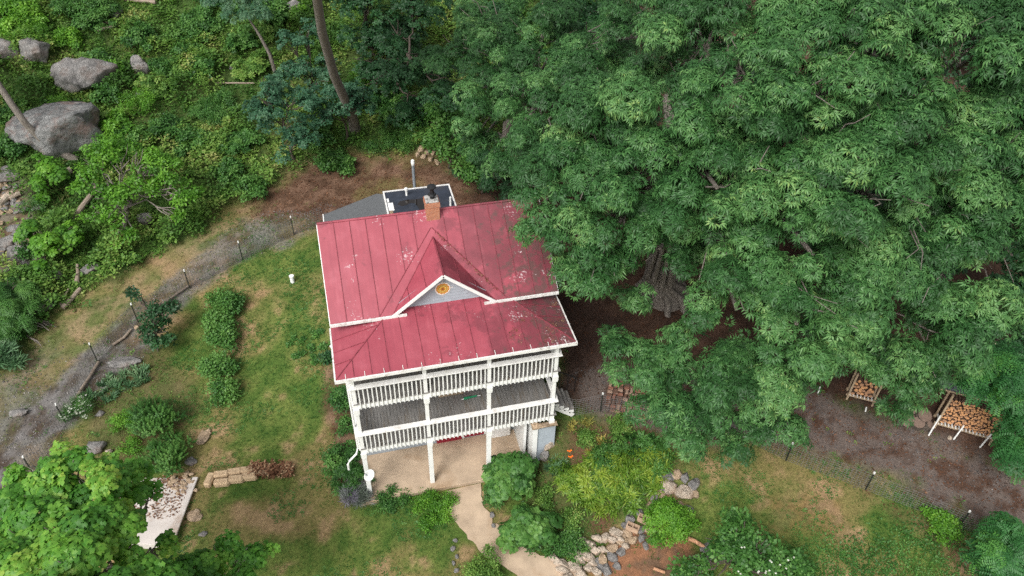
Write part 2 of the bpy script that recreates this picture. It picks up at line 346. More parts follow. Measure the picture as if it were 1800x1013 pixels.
# ------------------------------------------------------------------ leaf templates (axis +Z, unit metres)
def leaf(L, W, az, el, start=0., droop=.25, shape='lance', roll=0., z0=0.):
    d = np.array([math.cos(az)*math.cos(el), math.sin(az)*math.cos(el), math.sin(el)])
    sd = np.array([-math.sin(az), math.cos(az), 0]); u = np.cross(d, sd)*-1
    sd2 = sd*math.cos(roll)+u*math.sin(roll)
    o = d*start+np.array([0, 0, z0])
    if shape == 'lance':
        P = [o, o+d*L*.45+sd2*W/2+np.array([0, 0, .02*L]), o+d*L*.45-sd2*W/2+np.array([0, 0, .02*L]), o+d*L*.95-np.array([0, 0, droop*L])]
        return np.array(P), np.array([(0, 2, 1), (1, 2, 3)])
    if shape == 'maple':
        dz = lambda t: np.array([0, 0, -droop*L*t*t])
        P = [o, o+d*L*.30+sd2*W*.5+dz(.5), o+d*L*.5+sd2*W*.17, o+d*L*.72+sd2*W*.42+dz(.8), o+d*L+dz(1), o+d*L*.72-sd2*W*.42+dz(.8), o+d*L*.5-sd2*W*.17, o+d*L*.30-sd2*W*.5+dz(.5)]
        return np.array(P), np.array([(0, 2, 1), (0, 6, 2), (2, 6, 4), (2, 4, 3), (6, 5, 4), (0, 7, 6)])
    if shape == 'strap':
        P = []; 
        for t, wv in ((0, .7), (.35, 1), (.7, .75)):
            c = o+d*L*t*(1-.25*t)-np.array([0, 0, droop*L*t*t]); P += [c+sd2*W*wv/2, c-sd2*W*wv/2]
        P.append(o+d*L*.8-np.array([0, 0, droop*L*1.05]))
        return np.array(P), np.array([(0, 1, 3), (0, 3, 2), (2, 3, 5), (2, 5, 4), (4, 5, 6)])
    P = [o, o+d*L*.5+sd2*W/2, o+d*L-np.array([0, 0, droop*L]), o+d*L*.5-sd2*W/2]
    return np.array(P), np.array([(0, 3, 2), (0, 2, 1)])
def join(parts):
    V = []; T = []; k = 0
    for v, t in parts: V.append(v); T.append(t+k); k += len(v)
    return np.concatenate(V), np.concatenate(T)
def U(a, b): return rnd.uniform(a, b)
def tmpl(kind, n=5):
    out = []
    for _ in range(n):
        P = []
        if kind == 'hick':
            for i in range(5):
                a0 = i*1.257+U(-.4, .4); e0 = U(-.45, .75)
                b = np.array([math.cos(a0)*math.cos(e0), math.sin(a0)*math.cos(e0), math.sin(e0)])*U(.06, .18)
                for da, L in ((-1.25, .16), (-.6, .22), (0, .27), (.6, .22), (1.25, .16)):
                    v, t = leaf(L*U(.8, 1.25), .056, a0+da+U(-.15, .15), e0*.7+U(-.5, .1), 0.02, U(.15, .6), roll=U(-.6, .6)); P.append((v+b, t))
        elif kind == 'maple':
            for i in range(9):
                P.append(leaf(U(.17, .25), U(.17, .25), i*2.4+U(-.4, .4), U(-.3, .5), U(.02, .14), U(.1, .4), 'maple', U(-.4, .4), U(-.08, .06)))
        elif kind == 'broad':
            for i in range(8):
                P.append(leaf(U(.10, .17), U(.07, .11), i*2.4+U(-.4, .4), U(-.3, .6), U(.02, .12), U(.0, .4), 'o', U(-.5, .5), U(-.06, .06)))
        elif kind == 'fine':
            for i in range(9):
                P.append(leaf(U(.05, .09), U(.03, .05), i*2.4+U(-.5, .5), U(-.3, .9), U(.0, .09), U(0, .3), 'o', U(-.7, .7), U(-.05, .07)))
        elif kind == 'oaky':
            for i in range(7):
                P.append(leaf(U(.12, .2), U(.08, .13), i*2.4+U(-.4, .4), U(-.1, .7), .03, U(0, .3), 'maple', U(-.4, .4)))
        elif kind == 'locust':
            for i in range(4):
                a = i*math.pi/2+U(-.5, .5); e = U(-.1, .5); d = np.array([math.cos(a)*math.cos(e), math.sin(a)*math.cos(e), math.sin(e)])
                for k in range(6):
                    for sgn in (-1, 1):
                        v, t = leaf(.10, .045, a+sgn*1.25, U(-.2, .1), 0, .1, 'o'); P.append((v+d*(.08+k*.055)-np.array([0, 0, .012*k*k*.6]), t))
        elif kind == 'sage':
            for k in range(7):
                for i in range(4): P.append(leaf(.09-.006*k, .035, i*1.571+k*.78, U(.1, .5), .0, .15, 'o', 0, k*.06))
        elif kind == 'tuft':
            for i in range(7): P.append(leaf(U(.06, .14), .012, i*2.4+U(-.5, .5), U(.5, 1.3), .0, U(0, .4)))
        elif kind == 'weed':
            for i in range(5): P.append(leaf(U(.04, .075), U(.03, .05), i*2.4+U(-.5, .5), U(.0, .6), U(0, .04), .1, 'o'))
        elif kind == 'tall':
            for i in range(12): P.append(leaf(U(.3, .65), .02, i*2.4+U(-.5, .5), U(.7, 1.4), .0, U(.1, .6)))
        elif kind == 'strap':
            for i in range(26): P.append(leaf(U(.6, 1.0), .06, i*2.4+U(-.4, .4), U(.55, 1.35), U(0, .08), U(.35, .75), 'strap', U(-.3, .3)))
        elif kind == 'iris':
            for i in range(12): P.append(leaf(U(.35, .6), .05, i*2.4+U(-.5, .5), U(.6, 1.3), U(0, .06), U(.05, .35), 'strap', U(-.3, .3)))
        elif kind == 'lav':
            for i in range(16): P.append(leaf(U(.3, .5), .018, i*2.4+U(-.5, .5), U(.5, 1.4), 0, .1))
        elif kind == 'flake':
            for i in range(3): P.append(leaf(U(.05, .10), U(.03, .05), U(0, 6.3), U(-.1, .3), U(0, .08), 0, 'o'))
        elif kind == 'chip':
            r = .03
            P.append((np.array([(r, 0, 0), (-r*.6, r, 0), (-r*.6, -r, 0), (0, 0, r*1.1)]), np.array([(0, 1, 3), (1, 2, 3), (2, 0, 3)])))
        elif kind == 'petal':
            for i in range(5): P.append(leaf(.07, .05, i*1.26, .4, 0, .1, 'o'))
        out.append(join(P))
    return out
TM = {k: tmpl(k) for k in ('hick', 'maple', 'broad', 'fine', 'oaky', 'locust', 'sage', 'tuft', 'weed', 'tall', 'strap', 'iris', 'lav', 'flake', 'chip', 'petal')}
def frames(n):
    n = n/np.linalg.norm(n, axis=1, keepdims=True)
    ref = np.tile([0.0, 0, 1.0], (len(n), 1)); ref[np.abs(n[:, 2]) > .95] = (1, 0, 0)
    a = np.cross(ref, n); a /= np.linalg.norm(a, axis=1, keepdims=True); b = np.cross(n, a)
    t = rng.uniform(0, 2*np.pi, len(n))[:, None]
    return a*np.cos(t)+b*np.sin(t), -a*np.sin(t)+b*np.cos(t), n
def scatter(name, kind, C, Nn, S, m, parent=None, tint=None, jit=.12):
    C = np.asarray(C, float); n = len(C); T = TM[kind]
    A, B, Cc = frames(np.asarray(Nn, float)); which = rng.integers(0, len(T), n)
    if tint is None: tint = rng.uniform(.1, .9, n)
    Vs = []; Ts = []; ti = []; off = 0
    for k, (tv, tt) in enumerate(T):
        ix = np.nonzero(which == k)[0]
        if not len(ix): continue
        P = (A[ix, None, :]*tv[None, :, 0:1]+B[ix, None, :]*tv[None, :, 1:2]+Cc[ix, None, :]*tv[None, :, 2:3])*S[ix, None, None]+C[ix, None, :]
        Vs.append(P.reshape(-1, 3)); Ts.append((tt[None]+(np.arange(len(ix))*len(tv))[:, None, None]+off).reshape(-1, 3)); off += len(ix)*len(tv)
        ti.append((tint[ix, None]+rng.normal(0, jit, (len(ix), len(tv)))).ravel())
    return np_mesh(name, np.concatenate(Vs), np.concatenate(Ts), m, parent, np.clip(np.concatenate(ti), 0, 1))
def unit(n, zmin=-1.):
    v = rng.normal(size=(n*3+20, 3)); v /= np.linalg.norm(v, axis=1, keepdims=True); v = v[v[:, 2] > zmin]; return v[:n]
def lobes_to_clusters(lobes, spacing, sub=.38, inner=.25, zmin=-.35, up=.7, dens=.36):
    "big lobes -> sub-branches on their shells -> leaf clusters on those; returns centres, normals, tints"
    Cs = []; Ns = []; Ts = []
    for (x, y, z, r) in lobes:
        ns = max(3, int(7.5*(r/(r*sub+.15))**2*dens)); d = unit(ns, zmin)
        rr = r*rng.uniform(.5, .95, (len(d), 1)); sc = np.array([x, y, z])+d*rr*np.array([1, 1, .8])
        sr = (r*sub+.05)*rng.uniform(.5, 1.15, len(d)); base = rng.uniform(.15, .75, len(d))
        for c, q, t in zip(sc, sr, base):
            k = max(4, int(2*math.pi*q*q*1.2/(spacing*spacing))); e = unit(k, -.15)
            Cs.append(c+e*q*rng.uniform(.78, 1.08, (len(e), 1))*np.array([1, 1, .75]))
            Ns.append(e*.75+np.array([0, 0, up])); Ts.append(np.clip(t+rng.normal(0, .13, len(e)), 0, 1))
        k = int(r*r*inner/(spacing*spacing))
        if k:
            e = unit(k); Cs.append(np.array([x, y, z])+e*r*rng.uniform(.2, .7, (len(e), 1))*np.array([1, 1, .8])); Ns.append(e+np.array([0, 0, .8])); Ts.append(rng.uniform(.1, .7, len(e)))
    return np.concatenate(Cs), np.concatenate(Ns), np.concatenate(Ts)
def limb_pts(a, b, sag=.0, wob=.15, n=6):
    a = np.array(a, float); b = np.array(b, float); L = np.linalg.norm(b-a); P = []
    for i in range(n+1):
        t = i/n; p = a+(b-a)*t; p[2] += math.sin(t*math.pi)*sag*L
        if 0 < i < n: p += rng.normal(0, wob*L*.12, 3)
        P.append(p)
    return P
def tree(name, label, cat, base, lobes, kind, m, scale, spacing, trunk_r, fork=.45, bark='bark', group=None, trunk_top=None, sub=.38, limbs=True, extra_tint=0, zmin=-.35, inner=.25):
    base = np.array(base, float); t = thing(name, label, cat, base, 0, group)
    L = np.array(lobes, float); top = L[:, :3].mean(0) if trunk_top is None else np.array(trunk_top, float)
    mb = MB(); zb = base.copy(); zb[2] -= .4
    P = limb_pts(zb, top, 0, .25, 9); nP = len(P)
    mb.tube(P, [trunk_r*(1.5 if i == 0 else (1.12 if i == 1 else 1-.75*i/nP)) for i in range(nP)], 12)
    if trunk_r > .8:
        for k in range(9):
            a = k*.698+.3; d0 = np.array([math.cos(a), math.sin(a), 0])
            mb.tube([zb+d0*trunk_r*1.75+[0, 0, .1], zb+d0*trunk_r*1.25+[0, 0, .9], P[2]+d0*trunk_r*.72, P[5]+d0*trunk_r*.4], [.22, .2, .17, .08], 7)
        mb.tube([zb+np.array([.3, .1, 0]), P[1]+np.array([.35, .1, 0]), P[3]+np.array([1.1, .3, 0]), P[5]+np.array([2.3, .6, .4])], [trunk_r*.9, trunk_r*.72, trunk_r*.55, .3], 12)
    mb.build('trunk', MT[bark], t, world=True, smooth=True)
    if limbs:
        mb = MB()
        for (x, y, z, r) in L:
            if z < top[2]-3 and trunk_r > .4: continue
            f = U(fork, .97); s0 = base+(top-base)*f
            q = limb_pts(s0, (x, y, z), .06, .35, 6); mb.tube(q, [max(.03, trunk_r*.42*(1-.8*i/6)) for i in range(7)], 6)
            for _ in range(5):
                e = unit(1, -.1)[0]; k = q[rnd.choice((3, 4, 5))]; mb.tube(limb_pts(k, np.array([x, y, z])+e*r*.85, .05, .4, 4), [.05*max(.5, trunk_r*2), .04, .03, .02, .012], 5)
        mb.build('limbs', MT[bark], t, world=True, smooth=True)
    C, Nn, T = lobes_to_clusters(L, spacing, sub, inner, zmin, dens=.25 if kind == 'hick' or kind == 'maple' else .32)
    scatter('crown', kind, C, Nn, scale*rng.uniform(.75, 1.2, len(C)), m, t, np.clip((T+extra_tint)*.93, 0, .8), .075)
    return t
def shrub(name, label, cat, px, py, wpx, h, kind, m, scale=1., spacing=.12, group=None, tall=1., stems=True, sub=.45, extra=0, flowers=None, p=None, lob=5):
    c = G(px, py, h*.5) if p is None else np.array(p, float)
    base = np.array([c[0], c[1], h1(c[0], c[1])]); wd = msize(base+np.array([0, 0, h/2]), wpx)
    t = thing(name, label, cat, base, 0, group); r = wd*.5
    r *= 1.22; L = [(base[0], base[1], base[2]+h*.5, min(r, h)*.68)]
    low = h < .6*r
    for i in range(18 if low else lob):
        a = i*6.283/lob+U(-.4, .4); q = r*(math.sqrt(U(0, .75)) if low else U(.42, .6)); xx, yy = base[0]+math.cos(a)*q, base[1]+math.sin(a)*q
        L.append((xx, yy, h1(xx, yy)+h*U(.3, .55), min(r*U(.38, .52), h*U(.6, 1.0)) if low else r*U(.38, .52)))
    C, Nn, T = lobes_to_clusters(L, spacing, sub, .3, -.5)
    hs_ = H(C[:, 0], C[:, 1]); k = C[:, 2] > hs_+.02; C, Nn, T = C[k], Nn[k], T[k]
    if stems:
        mb = MB()
        for (x, y, z, rr) in L: mb.tube(limb_pts(base-np.array([0, 0, .1]), (x, y, z), 0, .3, 3), [.03, .025, .02, .01], 5)
        mb.build('stem', MT['bark_dark'], t, world=True)
    scatter('foliage', kind, C, Nn, scale*rng.uniform(.75, 1.25, len(C)), m, t, np.clip(T+extra, 0, 1), .1)
    if flowers:
        e = C[rng.choice(len(C), min(flowers, len(C)), replace=False)]; e = e+np.array([0, 0, .08]); scatter('flowers', 'petal', e, np.tile([0, 0, 1.], (len(e), 1)), np.full(len(e), 1.), MT['wflower'], t)
    return t

_ico = bmesh.new(); bmesh.ops.create_icosphere(_ico, subdivisions=4, radius=1); _iv = np.array([v.co[:] for v in _ico.verts]); _if = [tuple(v.index for v in f.verts) for f in _ico.faces]; _ico.free()
_ico = bmesh.new(); bmesh.ops.create_icosphere(_ico, subdivisions=2, radius=1); _iv2 = np.array([v.co[:] for v in _ico.verts]); _if2 = [tuple(v.index for v in f.verts) for f in _ico.faces]; _ico.free()
def rock_verts(seed, sx, sy, sz, cuts=14, lo=False, tight=(.55, .9)):
    g = np.random.default_rng(seed); v = (_iv2 if lo else _iv).copy(); cuts = cuts if lo else 20
    for _ in range(cuts):
        n = g.normal(size=3); n /= np.linalg.norm(n); d = g.uniform(*tight); k = v@n-d; v -= np.outer(np.maximum(k, 0), n)
    if not lo:
        q = np.abs(fbm(v[:, 0]*2+seed, v[:, 1]*2+v[:, 2]*1.7, .9, 5, seed)-.5)*2; q2 = fbm(v[:, 1]*3+seed, v[:, 2]*3+v[:, 0], .35, 3, seed+3)-.5; v *= (1.05-.35*q+.10*q2)[:, None]
    return v*np.array([sx, sy, sz])
def rock(name, label, px, py, w, hgt, m='rock', dep=None, seed=None, group=None, cat='rock', rot=None, sink=.3, z=None, p=None, lo=False, tight=(.55, .9), tilt=0):
    c = G(px, py, hgt*.25) if p is None else np.array(p, float); s = msize(c, w)/2/.85; seed = rnd.randrange(9999) if seed is None else seed
    v = rock_verts(seed, s, (dep*s if dep else s*.8), hgt/2/.8, 14, lo, tight); a = U(0, 3) if rot is None else rot
    if tilt: ct, st = math.cos(tilt), math.sin(tilt); v = np.stack([v[:, 0]*ct-v[:, 2]*st, v[:, 1], v[:, 0]*st+v[:, 2]*ct], 1)
    me = bpy.data.meshes.new(name); me.from_pydata(v.tolist(), [], _if2 if lo else _if); me.materials.append(MT[m])
    if not lo: me.polygons.foreach_set('use_smooth', [True]*len(me.polygons))
    o = link(bpy.data.objects.new(name, me)); o.location = (c[0], c[1], (h1(c[0], c[1]) if z is None else z)+hgt*(.5-sink)); o.rotation_euler = (0, 0, a)
    return tag(o, label, cat, group)

# ------------------------------------------------------------------ ground zones (world outlines)
def W(pts): return np.array([G(*p)[:2] for p in pts])
def seg_dist(x, y, P):
    d = np.full(x.shape, 1e9); tt = np.zeros(x.shape)
    for i in range(len(P)-1):
        a, b = P[i], P[i+1]; e = b-a; t = np.clip(((x-a[0])*e[0]+(y-a[1])*e[1])/(e@e+1e-9), 0, 1)
        q = np.hypot(x-a[0]-t*e[0], y-a[1]-t*e[1]); k = q < d; d = np.where(k, q, d); tt = np.where(k, i+t, tt)
    return d, tt
def inside(x, y, P):
    c = np.zeros(x.shape, bool); n = len(P)
    for i in range(n):
        a, b = P[i], P[(i+1) % n]
        k = ((a[1] > y) != (b[1] > y)) & (x < (b[0]-a[0])*(y-a[1])/(b[1]-a[1]+1e-12)+a[0]); c ^= k
    return c
def pmask(x, y, P, soft=.5, wob=.6, s=0):
    d, _ = seg_dist(x, y, np.vstack([P, P[:1]])); sg = np.where(inside(x, y, P), d, -d)+(fbm(x, y, 1.6, 4, s)-.5)*2*wob
    return sstep(-soft, soft, sg)
TR = W([(-60, 1010), (10, 860), (70, 750), (165, 655), (245, 575), (335, 488), (425, 425), (505, 398), (575, 378)])
TR2 = W([(0, 800), (40, 690), (110, 610), (190, 545), (280, 480), (380, 420), (480, 372), (570, 330)])
RT = W([(1080, 690), (1180, 705), (1300, 715), (1400, 728), (1500, 765), (1600, 800), (1700, 845), (1800, 890), (1900, 940)])
HILL = np.vstack([W([(-60, 640), (0, 655), (60, 600), (120, 545), (185, 500), (260, 455), (350, 405), (420, 350), (480, 318), (540, 285), (620, 275), (720, 268), (800, 270), (860, 300)]), [(22, 30), (60, 40), (90, 80), (90, 250), (-90, 250), (-90, 10)]])
LITTER = W([(420, 372), (480, 322), (560, 285), (700, 270), (780, 275), (860, 330), (900, 360), (800, 400), (600, 400), (480, 385)])
WOODS = np.vstack([W([(860, 300), (800, 400), (960, 500), (985, 560), (1000, 640), (975, 700), (1060, 730), (1150, 735), (1240, 760), (1300, 760), (1380, 760)]), W([(1400, 700), (1500, 715), (1600, 755), (1700, 800), (1800, 850), (1900, 900)]), [(90, -10), (90, 60), (22, 34)]])
SOILR = W([(975, 520), (1060, 530), (1120, 600), (1130, 690), (1060, 720), (985, 705), (985, 600)])
BED = W([(975, 745), (1060, 735), (1130, 745), (1200, 770), (1190, 830), (1150, 860), (1100, 900), (1040, 950), (965, 975), (930, 900), (945, 800)])
CLAY = W([(1030, 1013), (1080, 940), (1140, 920), (1210, 930), (1235, 980), (1180, 1030)])
CLAY2 = W([(1320, 860), (1400, 870), (1460, 900), (1490, 960), (1440, 960), (1350, 920)])
DRYR = W([(1330, 800), (1400, 800), (1500, 870), (1420, 880), (1340, 850)])
LITR = W([(1530, 870), (1620, 900), (1700, 950), (1760, 1010), (1700, 1040), (1640, 960), (1560, 920)])
SIDEBED = W([(560, 640), (600, 640), (640, 790), (640, 880), (610, 870), (585, 780)])
SCREE = W([(-60, 280), (20, 300), (60, 340), (80, 420), (60, 480), (0, 500), (-60, 500)])
DRYL = W([(250, 480), (420, 450), (560, 420), (590, 560), (500, 640), (380, 500), (260, 560)])
GB = W([(120, 740), (200, 620), (270, 600), (340, 700), (330, 800), (240, 850), (140, 790)])
def zones(x, y):
    z = {}
    d, t = seg_dist(x, y, TR); z['gr'] = sstep(1.5, .7, d+(fbm(x, y, 1.3, 4, 1)-.5)*1.6)*(.75+.25*sstep(6.5, 1.5, t))
    d2, t2 = seg_dist(x, y, TR2); z['rut'] = sstep(1.6, .6, d2+(fbm(x, y, 1.1, 4, 2)-.5)*1.8)
    z['gr'] = np.maximum(z['gr'], sstep(2.6, .8, d2+(fbm(x, y, 1.3, 4, 8)-.5)*2)*sstep(2.4, .4, t2)*.8)
    d3, t3 = seg_dist(x, y, RT); z['rt'] = sstep(2.4, 1.0, d3+(fbm(x, y, 1.3, 4, 9)-.5)*1.8)
    z['hill'] = pmask(x, y, HILL, .6, .9, 20); z['lit'] = pmask(x, y, LITTER, 1.0, 1.2, 21); z['woods'] = pmask(x, y, WOODS, .6, .5, 22)
    z['soil'] = pmask(x, y, SOILR, .5, .4, 23); z['bed'] = pmask(x, y, BED, .4, .4, 24); z['clay'] = np.maximum(pmask(x, y, CLAY, .3, .5, 25), pmask(x, y, CLAY2, .5, 1.0, 26)*.45)
    z['dry'] = np.maximum(pmask(x, y, DRYR, .7, .8, 27)*.5, pmask(x, y, DRYL, 1.2, 1.3, 28)*.75); z['litr'] = pmask(x, y, LITR, .6, .9, 29)*.8
    z['side'] = pmask(x, y, SIDEBED, .3, .5, 30); z['scree'] = pmask(x, y, SCREE, .8, 1.0, 31); z['gb'] = pmask(x, y, GB, .8, 1.0, 32)
    return z
def c3(*v): return np.array(v)
def ground_col(x, y):
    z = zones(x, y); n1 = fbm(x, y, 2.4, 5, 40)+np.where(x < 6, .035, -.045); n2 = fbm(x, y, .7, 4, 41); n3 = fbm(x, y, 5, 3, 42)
    L = lambda a, b, t: a*(1-t[..., None])+b*t[..., None]
    c = L(c3(.065, .115, .022), c3(.13, .165, .04), sstep(.3, .7, n2))
    c = L(c, c3(.19, .155, .06), sstep(.44, .62, n1)*.85)
    c = L(c, c3(.30, .205, .11), sstep(.55, .66, n2*.6+n1*.4)*.9)
    c = L(c, L(c3(.17, .145, .05), c3(.30, .19, .105), sstep(.35, .65, n2)), z['dry']*sstep(.25, .6, n1)*.9)
    side = L(c3(.07, .04, .027), c3(.16, .10, .07), sstep(.4, .7, n2)); c = L(c, side, z['side']*.8)
    c = L(c, L(c3(.10, .062, .036), c3(.07, .085, .03), sstep(.4, .6, n1)), z['gb']*.75)
    c = L(c, L(c3(.075, .085, .028), c3(.11, .06, .035), sstep(.4, .6, n1)), z['bed'])
    c = L(c, L(c3(.24, .115, .062), c3(.13, .08, .05), sstep(.4, .6, .5*n2+.5*fbm(x, y, .3, 4, 99))), z['clay'])
    c = L(c, L(c3(.13, .07, .045), c3(.25, .16, .10), sstep(.35, .7, n2)), z['litr']*.9)
    d2, t2 = seg_dist(x, y, TR2); rut = L(c3(.10, .12, .04), c3(.25, .185, .105), sstep(.35, .65, fbm(t2*4, d2*2.2, 1.2, 4, 93))); c = L(c, rut, z['rut']*.85*(1-.6*sstep(.5, .7, n1)))
    d4, t4 = seg_dist(x, y, TR); sn = .5*fbm(t4*4, d4*2, 1.1, 4, 97)+.5*fbm(x, y, .4, 4, 98); c = L(c, L(c3(.07, .052, .040), c3(.165, .155, .15), sstep(.36, .62, sn)), z['gr']*(1-.35*sstep(.52, .7, n1)))
    c = L(c, L(c3(.055, .06, .02), c3(.06, .12, .028), n1), z['hill'])
    c = L(c, L(c3(.16, .10, .07), c3(.18, .15, .12), sstep(.4, .6, n2)), z['scree']*.9)
    c = L(c, L(c3(.085, .045, .03), c3(.18, .105, .072), sstep(.35, .7, .5*n2+.5*fbm(x, y, .3, 4, 94))), z['lit']*(.95-.5*sstep(.55, .7, n1)))
    c = L(c, L(c3(.05, .03, .021), c3(.095, .055, .038), sstep(.3, .7, n2)), z['woods'])
    c = L(c, L(c3(.045, .028, .022), c3(.075, .045, .034), sstep(.3, .7, n2)), z['soil'])
    d3, t3 = seg_dist(x, y, RT); sn = .55*fbm(t3*3.6, d3*1.9, 1.1, 4, 96)+.45*fbm(x, y, .45, 4, 95); rutw = np.exp(-((d3-1.0)/.38)**2); c = L(c, L(c3(.075, .043, .030), c3(.125, .098, .085), sstep(.40, .58, .6*fbm(t3*5, d3*2.6, .9, 4, 96)+.4*fbm(x, y, .3, 4, 95)+.13*rutw)), z['rt'])
    return c
def grid_lines(a, b, step, far):
    g = list(np.arange(a, b+1e-6, step)); s = step; v = a; lo = []
    while v > -far: s *= 1.35; v -= s; lo.append(v)
    s = step; v = g[-1]; hi = []
    while v < far: s *= 1.35; v += s; hi.append(v)
    return np.array(lo[::-1]+g+hi)
gx = grid_lines(-32, 46, .17, 400); gy = grid_lines(-13, 58, .17, 400)
X, Y = np.meshgrid(gx, gy); Z = H(X, Y)
V = np.stack([X, Y, Z], 2).reshape(-1, 3); nx, ny = len(gx), len(gy)
I = np.arange(nx*ny).reshape(ny, nx); Q = np.stack([I[:-1, :-1], I[:-1, 1:], I[1:, 1:], I[1:, :-1]], 2).reshape(-1, 4)
gcol = ground_col(X.ravel(), Y.ravel())
tag(np_mesh('ground', V, Q, MT['ground'], None, None, gcol, True), kind='structure')

# ------------------------------------------------------------------ patio and path
mb = MB(); mb.slab([(-.45, -.42, 0), (7.35, -.42, 0), (7.35, 2.08, 0), (-.45, 2.08, 0)], .32)
mb.slab([(-.85, 1.9, -.03), (-.45, 1.9, -.03), (-.45, 4.2, -.03), (-.85, 4.2, -.03)], .3)
tag(mb.build('patio', MT['concrete'], bevel=.015), kind='structure')
pc = [G(*p) for p in ((813, 858), (822, 892), (838, 925), (862, 952), (895, 975), (935, 998), (980, 1022), (1030, 1045))]
pw = [msize(p, q) for p, q in zip(pc, (62, 60, 58, 56, 54, 54, 56, 56))]
Vp = []; rows = 36; cols = 9
for i in range(rows+1):
    t = i/rows*(len(pc)-1); k = min(int(t), len(pc)-2); f = t-k; a = pc[k]*(1-f)+pc[k+1]*f; ww = pw[k]*(1-f)+pw[k+1]*f
    dd = (pc[k+1]-pc[k])*(1-abs(f-.5))+((pc[min(k+2, len(pc)-1)]-pc[min(k+1, len(pc)-2)]) if f > .5 else (pc[max(k, 1)]-pc[max(k-1, 0)]))*abs(f-.5); nrm = np.array([-dd[1], dd[0]]); nrm /= np.linalg.norm(nrm)
    for j in range(cols+1):
        s = (j/cols-.5)*ww; e = (fbm(np.array([t*3]), np.array([j*1.]), 1, 2, 60)[0]-.5)*.3 if j in (0, cols) else 0
        x, y = a[0]+nrm[0]*(s+e), a[1]+nrm[1]*(s+e); Vp.append((x, y, h1(x, y)+.05))
Vp = np.array(Vp); I = np.arange((rows+1)*(cols+1)).reshape(rows+1, cols+1)
tag(np_mesh('path', Vp, np.stack([I[:-1, :-1], I[:-1, 1:], I[1:, 1:], I[1:, :-1]], 2).reshape(-1, 4), MT['concrete'], None, None, None, True), kind='structure')

# ------------------------------------------------------------------ house
HS = thing('farmhouse', 'white and grey farmhouse with red metal roof and two-storey porch', 'house', (0, 0, 0))
c2, c3x, c4 = 2.756, 5.32, 8.095; FZ = 2.967; HF = 2.75; WB = 2.08; RZ = 11.06; RY = 5.016; EY = 1.69; EZ = 8.72; BY = 8.34
SL = (RZ-EZ)/(RY-EY); xl, xr = -.487, 8.544
def hb(name, mats, fn, bevel=0, parent=HS):
    m = MB(); fn(m); return m.build(name, mats, parent, bevel=bevel)
def f(m):
    x0, x1, y0, y1 = 0.05, 8.05, WB, 7.95
    P = [(x0, y0), (x1, y0), (x1, y1), (x0, y1)]; zt = EZ+(y0-EY)*SL-.05
    m.add([(x, y, -.3) for x, y in P]+[(x, y, zt) for x, y in P], [(0, 1, 5, 4), (1, 2, 6, 5), (2, 3, 7, 6), (3, 0, 4, 7)])
    for x in (x0, x1): m.add([(x, y0, zt), (x, y1, zt), (x, RY, RZ-.05)], [(0, 1, 2)])
    zz = .15
    while zz < 8.3:                                   # lap siding: each course stands 18 mm proud at its foot
        for a, b in (((x0, y0), (x1, y0)), ((x1, y0), (x1, y1)), ((x0, y1), (x0, y0))):
            n = np.array([b[1]-a[1], a[0]-b[0]], float); n /= np.linalg.norm(n); o = n*.018
            m.add([(a[0]+o[0], a[1]+o[1], zz), (b[0]+o[0], b[1]+o[1], zz), (b[0]+n[0]*.003, b[1]+n[1]*.003, zz+.17), (a[0]+n[0]*.003, a[1]+n[1]*.003, zz+.17)], [(0, 1, 2, 3)])
        zz += .17
hb('wall', MT['siding'], f)
# main roof: front slope cut by the dormer, rear slope, dormer slopes
dx0, dxm, dx1, dz = 1.9, 3.92, 5.93, 10.40; dyr = EY+(dz-EZ)/SL; th = .05
def f(m):
    A = (xl, EY, EZ); B = (xl, RY, RZ); C_ = (xr, RY, RZ); D_ = (xr, EY, EZ); a = (dx0, EY, EZ); t = (dxm, dyr, dz); b = (dx1, EY, EZ)
    m.slab([A, a, t, (dxm, RY, RZ), B], th); m.slab([b, D_, C_, (dxm, RY, RZ), t], th)
    m.slab([(xl, BY, EZ), (xl, RY, RZ), (xr, RY, RZ), (xr, BY, EZ)][::-1], th)
    ap = (dxm, EY-.02, dz)
    m.slab([(dx0-.05, EY-.02, EZ-.04), ap, t, a], th); m.slab([ap, (dx1+.05, EY-.02, EZ-.04), b, t], th)
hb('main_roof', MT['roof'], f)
def f(m):
    up = .03
    def zr(y): return EZ+(y-EY)*SL+.012
    x = xl+.62
    while x < xr-.1:
        yv = EY
        if dx0-.5 < x < dx1+.5: u = abs(x-dxm)/(dxm-dx0+.5); yv = EY+(dyr+.32-EY)*(1-u) if u < 1 else EY
        if abs(x-dxm) < .25: x += .62; continue
        m.beam((x, max(yv, EY+.01), zr(max(yv, EY+.01))), (x, RY-.02, zr(RY-.02)), .022, .035); x += .62
    for s, xf in ((-1, dx0), (1, dx1)):               # valley seams and flashing folds
        m.beam((xf+s*.5, EY+.02, zr(EY+.02)), (dxm+s*.02, dyr+.33, zr(dyr+.33)), .022, .03)
        m.beam((xf, EY+.02, EZ+.02), (dxm, dyr, dz+.02), .02, .02)
        for q in (.33, .66):
            p0 = np.array((dxm+s*(dx1-dxm)*q, EY-.01, dz-(dz-EZ)*q+.015)); tq = 1-q
            p1 = np.array((dxm+s*(dxm-dx0)*q, EY+(dyr-EY)*tq, dz-(dz-EZ)*q+.015)); m.beam(p0, p1, .02, .02)
    m.beam((dxm, EY-.02, dz+.02), (dxm, dyr, dz+.02), .05, .04)
hb('roof_seams', MT['seam'], f)
hb('ridge_cap', MT['roof'], lambda m: m.tube([(xl, RY, RZ+.01), (xr, RY, RZ+.01)], .05, 8))
